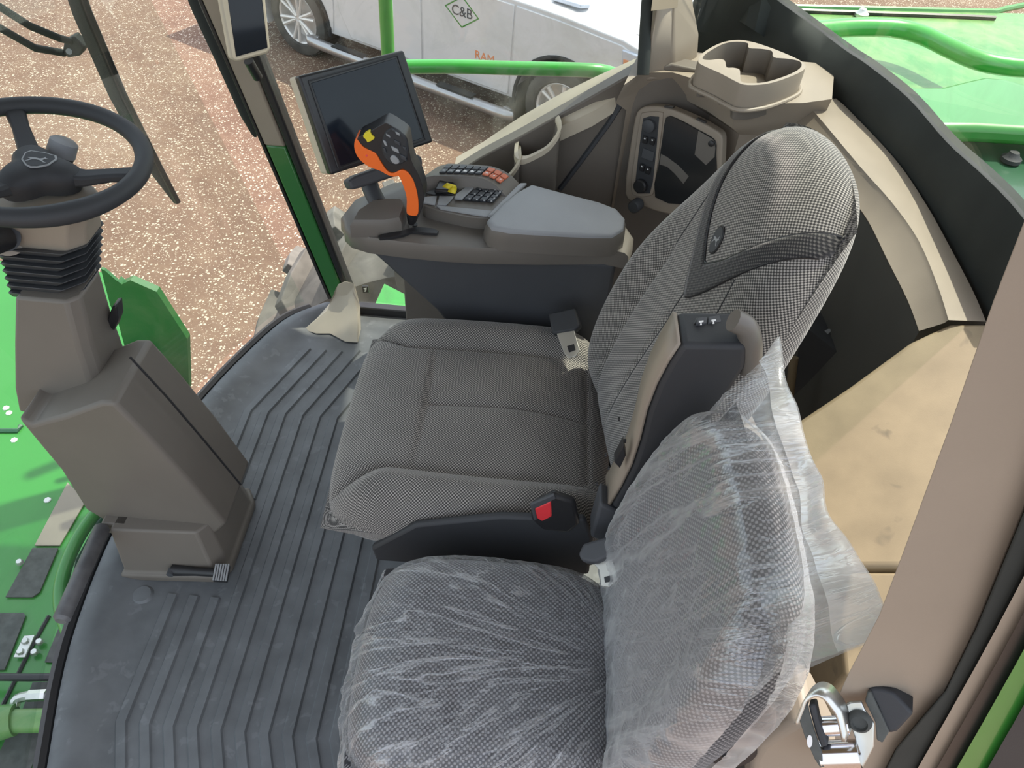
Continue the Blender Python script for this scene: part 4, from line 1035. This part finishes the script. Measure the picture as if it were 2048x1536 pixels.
o = bpy.data.objects.new('tray_rim', me); link(o, ch)
fl2 = [lerp(p, cc, .06) + V((0, 0, -.085)) for p in ri]
v, f = loft([ri, fl2]); f = f[:-2] + f[-1:]; mk('tray_well', v, f, M['tan_dark'], ch, True, 0, angle=50, fix=False)
rb = [V((cc.x + (p.x - cc.x) * 1.04, cc.y + (p.y - cc.y) * 1.04, .952)) for p in ro]
tube('base_bead', rb + [rb[0]], .005, M['tan'], ch, n=8)
# ---------------- door latch
la = thing('door_latch', 'zinc striker bracket with two polished pins on the door post', 'latch', at(1680, 1500, y=.27))
LN = V((-.45, -.75, .48)).normalized(); LP = at(1690, 1460, y=.275)
q_ = lambda a, b: (1560 + a / 6.827, 1340 + b / 6.827)
def lpl(pts, d=0): return planepoly([q_(*p) for p in pts], LP + LN * d, LN)
slab('striker_plate', lpl([(900, 470), (960, 448), (1110, 440), (1160, 560), (1285, 740), (1282, 1050), (1200, 1220), (1100, 1400), (900, 1500), (1010, 1250), (1100, 1150), (990, 840)]), -LN * .004, M['zinc'], la, .001)
hook = [(300, 560), (370, 380), (430, 240), (560, 160), (700, 195), (820, 330), (905, 470), (985, 800)]
hk = lpl(hook, .0)
v, f = loft([spline(hk, 4), spline([p + LN * .022 + V((-.004, 0, 0)) for p in hk], 4)], False, False)
ho = mk('hook', v, f, M['zinc'], la); sm = ho.modifiers.new('s', 'SOLIDIFY'); sm.thickness = .003
slab('side_arm', lpl([(375, 450), (300, 560), (250, 650), (330, 900), (470, 1220), (540, 1330), (610, 1330), (560, 1120), (470, 850), (400, 600)], .020), -LN * .004, M['grip'], la, .001)
slab('rubber_pad', lpl([(385, 480), (490, 470), (530, 680), (610, 900), (660, 1040), (560, 1070), (480, 850), (410, 600)], .018), -LN * .012, M['soft'], la, .002)
dot = slab('inspection_dot', lpl([(405 + 38 * math.cos(a), 975 + 85 * math.sin(a)) for a in [2 * math.pi * k / 20 for k in range(20)]], .0208), -LN * .0006, M['white'], la)
tube('pin', [lpl([(520, 775)], .008)[0], lpl([(930, 750)], .004)[0]], .0085, M['chrome'], la, n=24)
tube('pin', [lpl([(545, 1165)], .008)[0], lpl([(800, 1155)], .006)[0], lpl([(1080, 1145)], .004)[0]], .0125, M['chrome'], la, n=24)
bc_ = lpl([(1090, 690)], .0)[0]
bo_ = lathe('bolt', [(0, .003), (.006, .003), (.007, .006), (.0095, .004), (.0105, 0), (0, 0)], bc_, LN, M['grip'], la, 24)
slab('rubber_block', lpl([(1190, 290), (1260, 240), (1400, 260), (1560, 310), (1830, 600), (1600, 850), (1480, 880), (1380, 700), (1300, 480)], -.006), -LN * .03, M['soft'], la, .004)
slab('backing_plate', lpl([(1160, 430), (1200, 300), (1240, 300), (1490, 850), (1400, 1000), (1320, 960), (1300, 720)], -.003), -LN * .006, M['grip'], la, .001)
# ---------------- bars behind the driver seat
pb_ = thing('seat_frame_bar', 'flat blue grey steel bar leaning behind the driver seat', 'bar', (.72, 1.1, .3))
a = at(1652, 665, z=.62); b = at(1692, 775, z=.40)
tube('bar', [a, b], .012, M['pad'], pb_, n=8, flat=.5)
pb2 = thing('support_post', 'yellowish post standing in the dark gap behind the driver seat', 'post', (.55, 1.0, .3))
a = at(1588, 715, z=.55); b = at(1578, 800, z=.45)
tube('post', [a, b], .010, M['yellow'], pb2, n=12); tube('foot', [b, b + (b - a) * .9], .014, M['housing'], pb2, n=12)
# ================================================================ OUTSIDE
# ---------------- pickup truck
tp = at(597, 108, z=GZ); tq = at(1107, 300, z=GZ)
tex = (tq - tp).normalized(); tey = V((-tex.y, tex.x, 0)); WB = 3.41
def T(X, Y, Z): return tp + tex * (X + .04) + tey * Y + V((0, 0, Z))
trk = thing('pickup_truck', 'white crew cab pickup truck with a green diamond decal on its door', 'truck', T(1.7, 1, 0))
def arc(cx, cz, r, a0, a1, n=14): return [(cx + r * math.cos(math.radians(a0 + (a1 - a0) * k / n)), cz + r * math.sin(math.radians(a0 + (a1 - a0) * k / n))) for k in range(n + 1)]
low_r = arc(0, .40, .49, 200, -4); low_f = arc(WB, .40, .51, 184, -8)
prof = [(-1.25, .58)] + low_r + [(.52, .37), (2.88, .37)] + low_f + [(4.20, .42), (4.34, .60), (4.36, .95), (4.22, 1.17), (3.95, 1.235), (3.3, 1.28), (2.70, 1.30), (.62, 1.32), (-1.25, 1.34)]
slab('body', [T(a, .012, b) for a, b in prof], tey * 1.92, M['truck'], trk, .035, 3)
slab('underbody', [T(-1.1, .25, .35), T(4.1, .25, .35), T(4.1, .25, .95), T(-1.1, .25, .95)], tey * 1.45, M['arch'], trk)
def panel_(name, pts, mat=M['truck'], d=.012, bev=.008): return slab(name, [T(a, 0, b) for a, b in pts], tey * .03, mat, trk, bev)
panel_('bed_side', [(-1.22, .60)] + low_r[:-1] + [(.545, .40), (.575, .62), (.60, 1.29), (-1.22, 1.31)])
rd = panel_('rear_door', [(.80, .40), (1.755, .40), (1.755, 1.27), (.64, 1.27), (.625, .95), (.66, .66)])
fd = panel_('front_door', [(1.775, .40), (2.82, .40), (2.835, 1.25), (1.775, 1.27)])
panel_('front_fender', [(2.84, .40), (2.89, .40)] + low_f[1:] + [(4.18, .45), (4.30, .62), (4.32, .93), (4.19, 1.10), (3.95, 1.19), (3.3, 1.235), (2.855, 1.25)])
for nm, par, x in (('door_handle', rd, .95), ('door_handle', fd, 1.98)):
    slab(nm, [T(x - .1, -.035, 1.15), T(x + .1, -.035, 1.155), T(x + .1, -.035, 1.185), T(x - .1, -.035, 1.18)], tey * .035, M['truck'], par, .008)
for cx in (0, WB):
    aa = arc(cx, .40, .50 if cx == 0 else .52, 186, -6, 20)
    tube('arch_lip', [T(a, -.002, b) for a, b in aa], .018, M['arch'], trk, n=8)
# cabin
cb = [T(.60, .03, 1.30), T(2.72, .03, 1.29), T(2.72, 1.92, 1.29), T(.60, 1.92, 1.30)]
ct = [T(.92, .20, 1.86), T(1.95, .20, 1.87), T(1.95, 1.75, 1.87), T(.92, 1.75, 1.86)]
hexa('cabin', cb, ct, M['truck'], trk, .04, 3)
def cab_pt(X, Z): k = (Z - 1.30) / .57; return T(X, .03 + .17 * k - .006, Z)
for q in ([(.86, 1.36), (1.66, 1.36), (1.66, 1.78), (1.02, 1.78)], [(1.76, 1.36), (2.50, 1.36), (2.02, 1.78), (1.76, 1.78)]):
    slab('window', [cab_pt(*p) for p in q], tey * .01, M['screen'], trk, .002)
sl1 = [lerp(cb[1], ct[1], .12), lerp(cb[2], ct[2], .12), lerp(cb[2], ct[2], .9), lerp(cb[1], ct[1], .9)]
slab('windshield', [p + tex * .012 for p in sl1], -tex * .01, M['screen'], trk)
# hood bulge and badge
hz = lambda X: 1.285 - .05 * sst(3.2, 4.1, X)
rows = []
for X in (2.72, 3.0, 3.4, 3.8, 4.1):
    rows.append([T(X, y, hz(X) + h) for y, h in ((.22, -.01), (.32, .035), (.6, .05), (1.35, .05), (1.62, .035), (1.72, -.01))])
v, f = loft(rows, False, False); mk('hood', v, f, M['truck'], trk)
slab('hood_badge', [T(a, b, 1.30) for a, b in ((3.12, .21), (3.40, .21), (3.46, .28), (3.40, .33), (3.12, .33), (3.08, .27))], V((0, 0, .035)), M['lamp'], trk, .008)
# headlamp and amber lens
slab('headlamp', [T(3.99, -.012, 1.0), T(4.28, -.012, .98), T(4.25, -.012, 1.10), T(4.12, -.012, 1.155), T(3.96, -.012, 1.165)], tey * .05, M['lamp'], trk, .012)
slab('side_marker', [T(4.0, -.018, 1.01), T(4.08, -.018, 1.01), T(4.07, -.018, 1.09), T(3.99, -.018, 1.09)], tey * .02, M['amber'], trk, .004)
# running board
rbp = [T(.42, -.10, .30), T(.50, -.16, .30), T(2.75, -.16, .28), T(2.86, -.10, .28)]
tube('running_board', spline(rbp, 5), .055, M['step'], trk, n=16)
for x in (.9, 2.3): slab('step_pad', [T(x - .22, -.20, .345), T(x + .22, -.20, .345), T(x + .22, -.11, .345), T(x - .22, -.11, .345)], V((0, 0, .008)), M['arch'], trk)
slab('mud_flap', [T(2.78, .02, .14), T(2.90, .02, .14), T(2.92, .02, .55), T(2.84, .02, .42)], tey * .22, M['tyre'], trk, .004)
# decals
DV_ = [T(a, -.0005, b) for a, b in ((2.05, 1.055), (2.255, 1.19), (2.455, 1.03), (2.255, .895))]
ctr = sum(DV_, V((0, 0, 0))) / 4
vv = []; ff = []
for i, p in enumerate(DV_): vv += [p, lerp(p, ctr, .10)]
for i in range(4): j = (i + 1) % 4; ff.append((2 * i, 2 * j, 2 * j + 1, 2 * i + 1))
dg = mk('diamond_decal', vv, ff, M['green'], fd, False); s = dg.modifiers.new('s', 'SOLIDIFY'); s.thickness = .002; s.offset = 0
tv = place_vf(text_vf('C&B', .13), ctr - tey * .001, tex, V((0, 0, 1)))
mk('door_lettering', tv[0], tv[1], M['housing'], fd, False)
tv = place_vf(text_vf('RAM', .115), T(2.53, -.001, .685), tex, V((0, 0, 1)))
mk('brand_lettering', tv[0], tv[1], M['amber'], fd, False)
def wheel(x):
    pr = [(.27, -.02), (.29, -.045), (.36, -.05), (.395, -.03), (.405, .02), (.405, .20), (.39, .26), (.34, .27), (.26, .25)]
    o = lathe('tyre', pr, T(x, .05, .40), tey, M['tyre'], trk, 48)
    for k in range(40):
        a = 2 * math.pi * k / 40; d = tex * math.cos(a) + V((0, 0, math.sin(a))); s_ = tey.cross(d)
        c = T(x, .16, .40) + d * .405
        v, f = box_vf(c, (.012, .22, .03), Matrix((d, tey, s_)).transposed()); mk('tread_block', v, f, M['tyre'], o)
    r = lathe('rim', [(.275, .0), (.285, -.02), (.27, -.03), (.255, -.015), (.245, .10), (.0, .12)], T(x, .05, .40), tey, M['alloy'], trk, 40)
    for k in range(6):
        for s in (-.16, .16):
            a = 2 * math.pi * k / 6 + .3 + s; d = tex * math.cos(a) + V((0, 0, math.sin(a))); a2 = 2 * math.pi * k / 6 + .3 + s * .6; d2 = tex * math.cos(a2) + V((0, 0, math.sin(a2)))
            tube('wheel_spoke', [T(x, .04, .40) + d2 * .03, T(x, .035, .40) + d * .15, T(x, .028, .40) + d * .258], [.022, .019, .022], M['alloy'], r, n=8)
    lathe('hub', [(0, -.025), (.035, -.02), (.045, .02), (0, .02)], T(x, .05, .40), tey, M['alloy'], r, 20)
wheel(0.0); wheel(WB)
# ---------------- green handrail on the far side platform
hr = thing('handrail', 'bright green tubular handrail outside the right window', 'handrail', (-.48, 2.4, -.3))
HY = 2.40
a0 = at(771, 0, y=HY); a1 = at(776, 118, y=HY)
tube('post', [a1 + (a0 - a1) * 9, a0, a1 + V((0, 0, -.20))], .0215, M['rail'], hr, n=16)
tube('rail', spline([at(778, 134, y=HY), at(900, 133, y=HY), at(1050, 137, y=HY), at(1170, 140, y=HY), at(1215, 145, y=HY + .02), at(1250, 160, y=HY + .06), at(1290, 200, y=HY + .1), at(1300, 260, y=HY + .12)], 5), .0215, M['rail'], hr, n=16)
# side platform under the rail
pf = thing('side_platform', 'green service platform with a small black and white emblem beside the tyre', 'platform', (-.2, 2.2, -.75))
pl_ = [at(*p, z=-.30) for p in [(722, 545), (768, 562), (790, 590), (840, 620), (900, 640), (760, 645), (718, 632)]]
slab('deck_plate', [at(*p, z=-.05) for p in [(744, 640), (750, 606), (768, 566), (835, 600), (900, 640), (900, 700), (744, 700)]], (0, 0, -.03), M['rail'], pf, .004)
q = [at(*p, y=1.97) for p in [(724, 573), (736, 573), (738, 586), (726, 586)]]
eb = slab('emblem_plate', q, (0, .006, 0), M['black'], pf, .001)
slab('emblem_mark', [at(*p, y=1.968) for p in [(727, 577), (733, 576), (733, 580), (731, 584), (728, 583), (730, 580)]], (0, .001, 0), M['white'], eb)
# ---------------- front tyre of the machine
ty = thing('tractor_tyre', 'huge dusty lugged tyre showing below the front pillar', 'tyre', (-.25, 2.75, GZ))
TC = V((-.22, 2.76, -1.16))
lathe('carcass', [(.55, -.30), (.80, -.34), (.95, -.33), (1.0, -.26), (1.01, 0), (1.0, .26), (.95, .33), (.80, .34), (.55, .30)], TC, (0, 1, 0), M['tyre2'], ty, 72)
lathe('wheel_disc', [(.56, -.25), (.5, -.1), (.2, -.05), (0, -.05)], TC, (0, 1, 0), M['yell'], ty, 40)
for k in range(40):
    a = 2 * math.pi * (k // 2) / 20 + (math.pi / 20 if k % 2 else 0); s = -1 if k % 2 else 1
    path = [TC + V((math.cos(a + da) * r, s * yy, math.sin(a + da) * r)) for da, yy, r in ((0, .01, 1.02), (.05, .15, 1.02), (.10, .28, 1.0), (.12, .335, .93), (.125, .345, .86))]
    rr = []
    for i, p in enumerate(path):
        rad = (V((p.x, 0, p.z)) - V((TC.x, 0, TC.z))).normalized(); tt = V((-rad.z, 0, rad.x)); hh = .05 if i < 3 else .03
        rr.append([p - tt * .035 - rad * .02, p + tt * .035 - rad * .02, p + tt * .028 + rad * hh, p - tt * .028 + rad * hh])
    v, f = loft(rr); mk('lug', v, f, M['tyre2'], ty, True, .008)
# ---------------- front deck of the machine, seen through the windshield
FZ = -.50
fd_ = thing('front_deck', 'bright green sheet metal deck in front of the cab with dark grip pads', 'deck', (-1.6, 1.2, FZ - .1))
dk = slab('deck_sheet', [at(*p, z=FZ) for p in [(-420, 520), (60, 520), (222, 545), (236, 640), (262, 700), (292, 790), (330, 900), (330, 1100), (330, 1300), (260, 1900), (-420, 1900)]], (0, 0, -.06), M['green'], fd_, .01)
for i, q in enumerate(([(136, 966), (172, 1003), (120, 1092), (70, 1092)], [(66, 1097), (117, 1097), (80, 1185), (66, 1195), (12, 1195)], [(-60, 1228), (48, 1227), (52, 1232), (10, 1340), (-110, 1345)], [(118, 1258), (142, 1312), (139, 1328), (90, 1325)], [(66, 1366), (128, 1362), (116, 1420), (46, 1420)], [(20, 1464), (84, 1463), (88, 1470), (60, 1545), (-20, 1545)])):
    slab('grip_pad', [at(*p, z=FZ + .004) for p in q], (0, 0, .004), M['grip'] if i else M['tan'], fd_)  # first piece tan: sunlight on the pad put into its colour
tube('panel_gap', [at(*p, z=FZ + .002) for p in [(98, 1232), (60, 1300), (0, 1422), (-60, 1545)]], .006, M['black'], fd_, n=6)
hg = slab('hinge_plate', [at(*p, z=FZ + .01) for p in [(49, 1273), (71, 1271), (52, 1316), (28, 1316)]], (0, 0, .006), M['zinc'], fd_, .002)
for p in ((52, 1284), (42, 1305), (80, 1285), (70, 1306), (40, 1126)):
    lathe('bolt', [(0, .012), (.008, .012), (.011, .006), (.011, 0), (0, 0)], at(*p, z=FZ + .012), (0, 0, 1), M['zinc'], hg if p[0] < 60 and p[1] > 1200 else fd_, 8)
for p in ((12, 816), (18, 826), (28, 880), (95, 1000)):
    lathe('paint_chip', [(0, .003), (.010, .003), (.012, 0)], at(*p, z=FZ + .001), (0, 0, 1), M['white'], fd_, 7)
tube('seam_edge', [at(*p, z=FZ + .002) for p in [(-40, 862), (36, 862), (42, 852)]], .01, M['green_dark'], fd_, n=6)
hs = tube('hydraulic_hose', [at(*p, z=FZ + .06) for p in [(-60, 1352), (0, 1354), (60, 1355), (150, 1353)]], .0105, M['black']); tag(hs, 'black hydraulic hose lying across the shaded green deck', 'hose')
fit = thing('hydraulic_cylinder', 'green hydraulic cylinder with zinc elbow fitting on the shaded deck', 'cylinder', at(20, 1445, z=FZ))
tube('barrel', [at(-60, 1452, z=FZ + .062), at(0, 1446, z=FZ + .062), at(30, 1440, z=FZ + .062)], [.045, .045, .04], M['green_dust_haze'], fit, n=20)
tube('rod', [at(28, 1442, z=FZ + .062), at(150, 1440, z=FZ + .062)], .030, M['green_dust_haze'], fit, n=20)
tube('elbow', spline([at(30, 1412, z=FZ + .06), at(34, 1398, z=FZ + .07), at(60, 1391, z=FZ + .07)], 4), .013, M['zinc'], fit, n=8)
tube('union', [at(56, 1392, z=FZ + .07), at(92, 1390, z=FZ + .07)], .015, M['zinc'], fit, n=6)
tube('line', [at(90, 1392, z=FZ + .07), at(150, 1392, z=FZ + .07)], .010, M['pad'], fit, n=10)
# curved grab rail in front of the glass and the dark panel behind it
gr = thing('grab_rail', 'curved green grab rail outside the windshield beside the foot bar', 'rail', at(140, 1270, z=-.12))
tube('rail', spline([at(*p, z=-.10) for p in [(232, 985), (196, 1020), (160, 1070), (136, 1120), (122, 1170), (122, 1215), (136, 1260), (158, 1310), (170, 1360)]], 5), .017, M['green'], gr, n=14)
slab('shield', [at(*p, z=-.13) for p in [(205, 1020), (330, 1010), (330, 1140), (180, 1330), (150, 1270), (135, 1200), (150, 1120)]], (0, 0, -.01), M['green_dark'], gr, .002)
# side shield plate
sp = thing('side_shield', 'dark green angular shield plate standing at the right of the front deck', 'shield', at(300, 800, y=2.05))
k_ = lambda a, b: (a / 4.267, 540 + b / 4.267)
SYY = 2.10
pl = [at(*k_(*p), y=SYY) for p in [(860, -10), (890, 0), (1040, 130), (1115, 95), (1330, 190), (1590, 590), (1605, 1020), (1450, 1055), (1300, 1060), (1060, 640), (1000, 420), (940, 300)]]
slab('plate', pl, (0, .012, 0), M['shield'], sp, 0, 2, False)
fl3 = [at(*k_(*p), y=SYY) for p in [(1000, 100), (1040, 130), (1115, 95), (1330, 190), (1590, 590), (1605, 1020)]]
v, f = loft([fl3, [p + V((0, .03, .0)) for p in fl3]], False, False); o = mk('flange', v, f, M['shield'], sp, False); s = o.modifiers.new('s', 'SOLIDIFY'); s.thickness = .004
# ---------------- windshield wiper
wi = thing('windshield_wiper', 'long black windshield wiper with twin arms outside the front glass', 'wiper', at(150, 95, y=1.78))
WY = 1.80
tube('blade', [at(128, -60, y=WY), at(160, 30, y=WY), at(230, 190, y=WY), at(315, 350, y=WY), at(352, 405, y=WY)], [.015, .017, .017, .014, .007], M['seal'], wi, n=10, flat=.6)
tube('blade_rubber', [at(150, -60, y=WY), at(176, 20, y=WY), at(248, 190, y=WY), at(325, 345, y=WY), at(356, 405, y=WY)], .008, M['black'], wi, n=8)
tube('arm', [V((-1.47, 1.05, 1.85)), V((-1.42, 1.20, 1.55)), at(-140, -70, y=1.60), at(0, 14, y=1.66), at(60, 52, y=1.70), at(118, 76, y=1.76), at(146, 84, y=WY)], .0085, M['seal'], wi)
tube('arm', [V((-1.47, 1.0, 1.80)), V((-1.43, 1.15, 1.50)), at(-140, -10, y=1.60), at(0, 56, y=1.66), at(70, 96, y=1.72), at(128, 106, y=WY)], .0085, M['seal'], wi)
slab('pivot_bracket', [at(*p, y=WY - .01) for p in [(128, 82), (146, 72), (168, 98), (160, 112), (136, 116), (124, 106)]], (0, .03, 0), M['seal'], wi, .004)
cyl('pivot_bolt', at(138, 103, y=WY - .015), at(138, 103, y=WY), .007, M['grey'], wi)
sb = tube('side_wiper_blade', [at(372, -40, y=1.97), at(396, 20, y=1.97), at(440, 115, y=1.97), at(490, 228, y=1.97), at(508, 266, y=1.97), at(511, 274, y=1.97)], [.016, .016, .016, .015, .009, .004], M['seal'], None, 10, .7)
tag(sb, 'black tapered blade outside the glass along the front pillar', 'wiper blade')
# ---------------- rear deck seen through the back window
rdk = thing('rear_deck', 'green engine deck with dust and painted window haze behind the back window', 'deck', (1.8, 2.4, .3))
slab('top_sheet', [V((.90, 2.2, .50)), V((1.10, 1.4, .50)), V((1.2, .6, .50)), V((4.0, .6, .50)), V((4.0, 3.95, .50)), at(2048, 26, z=.50), at(1560, 14, z=.50), V((.9, 3.55, .50))], (0, 0, -.05), M['green_dust_haze'], rdk, .006)
tube('edge_lip', [at(1440, 8, z=.50), at(1560, 14, z=.50), at(1990, 24, z=.50), at(2010, 18, z=.50), at(2060, 8, z=.50)], .014, M['green'], rdk, n=8)
tube('edge_gasket', [at(1500, 18, z=.508), at(1900, 32, z=.508), at(1990, 36, z=.508)], .010, M['black'], rdk, n=6)
hp = [at(*p, z=.66) for p in [(1770, 150), (1830, 172), (1880, 172), (1930, 160), (1965, 152), (2010, 155), (2080, 175), (2300, 200), (2300, 280), (2060, 258), (1960, 252), (1890, 252), (1810, 225)]]
slab('hump', hp, (0, 0, -.06), M['green'], rdk, .02, 3)
slab('shade_sheet', [at(*p, z=.56) for p in [(1850, 255), (1960, 250), (2300, 280), (2300, 560), (2060, 480)]], (0, 0, -.05), M['green_dark'], rdk, .004)  # shade beside the hump put in as a deep green sheet
rp = tube('green_pipe', spline([at(*p, z=.62) for p in [(1600, 64), (1680, 56), (1740, 54), (1800, 58), (1850, 72), (1900, 96), (1950, 118), (2000, 130), (2080, 136), (2300, 140)]], 5), .034, M['rail'], None, 16)
tag(rp, 'curved bright green pipe running over the rear deck', 'pipe')
for p, z in (((1722, 32), .505), ((2020, 322), .565)):
    lathe('bolt', [(0, .03), (.014, .03), (.02, .018), (.03, .012), (.03, 0), (0, 0)], at(*p, z=z), (0, 0, 1), M['zinc'] if p[0] < 1800 else M['soft'], rdk, 12)
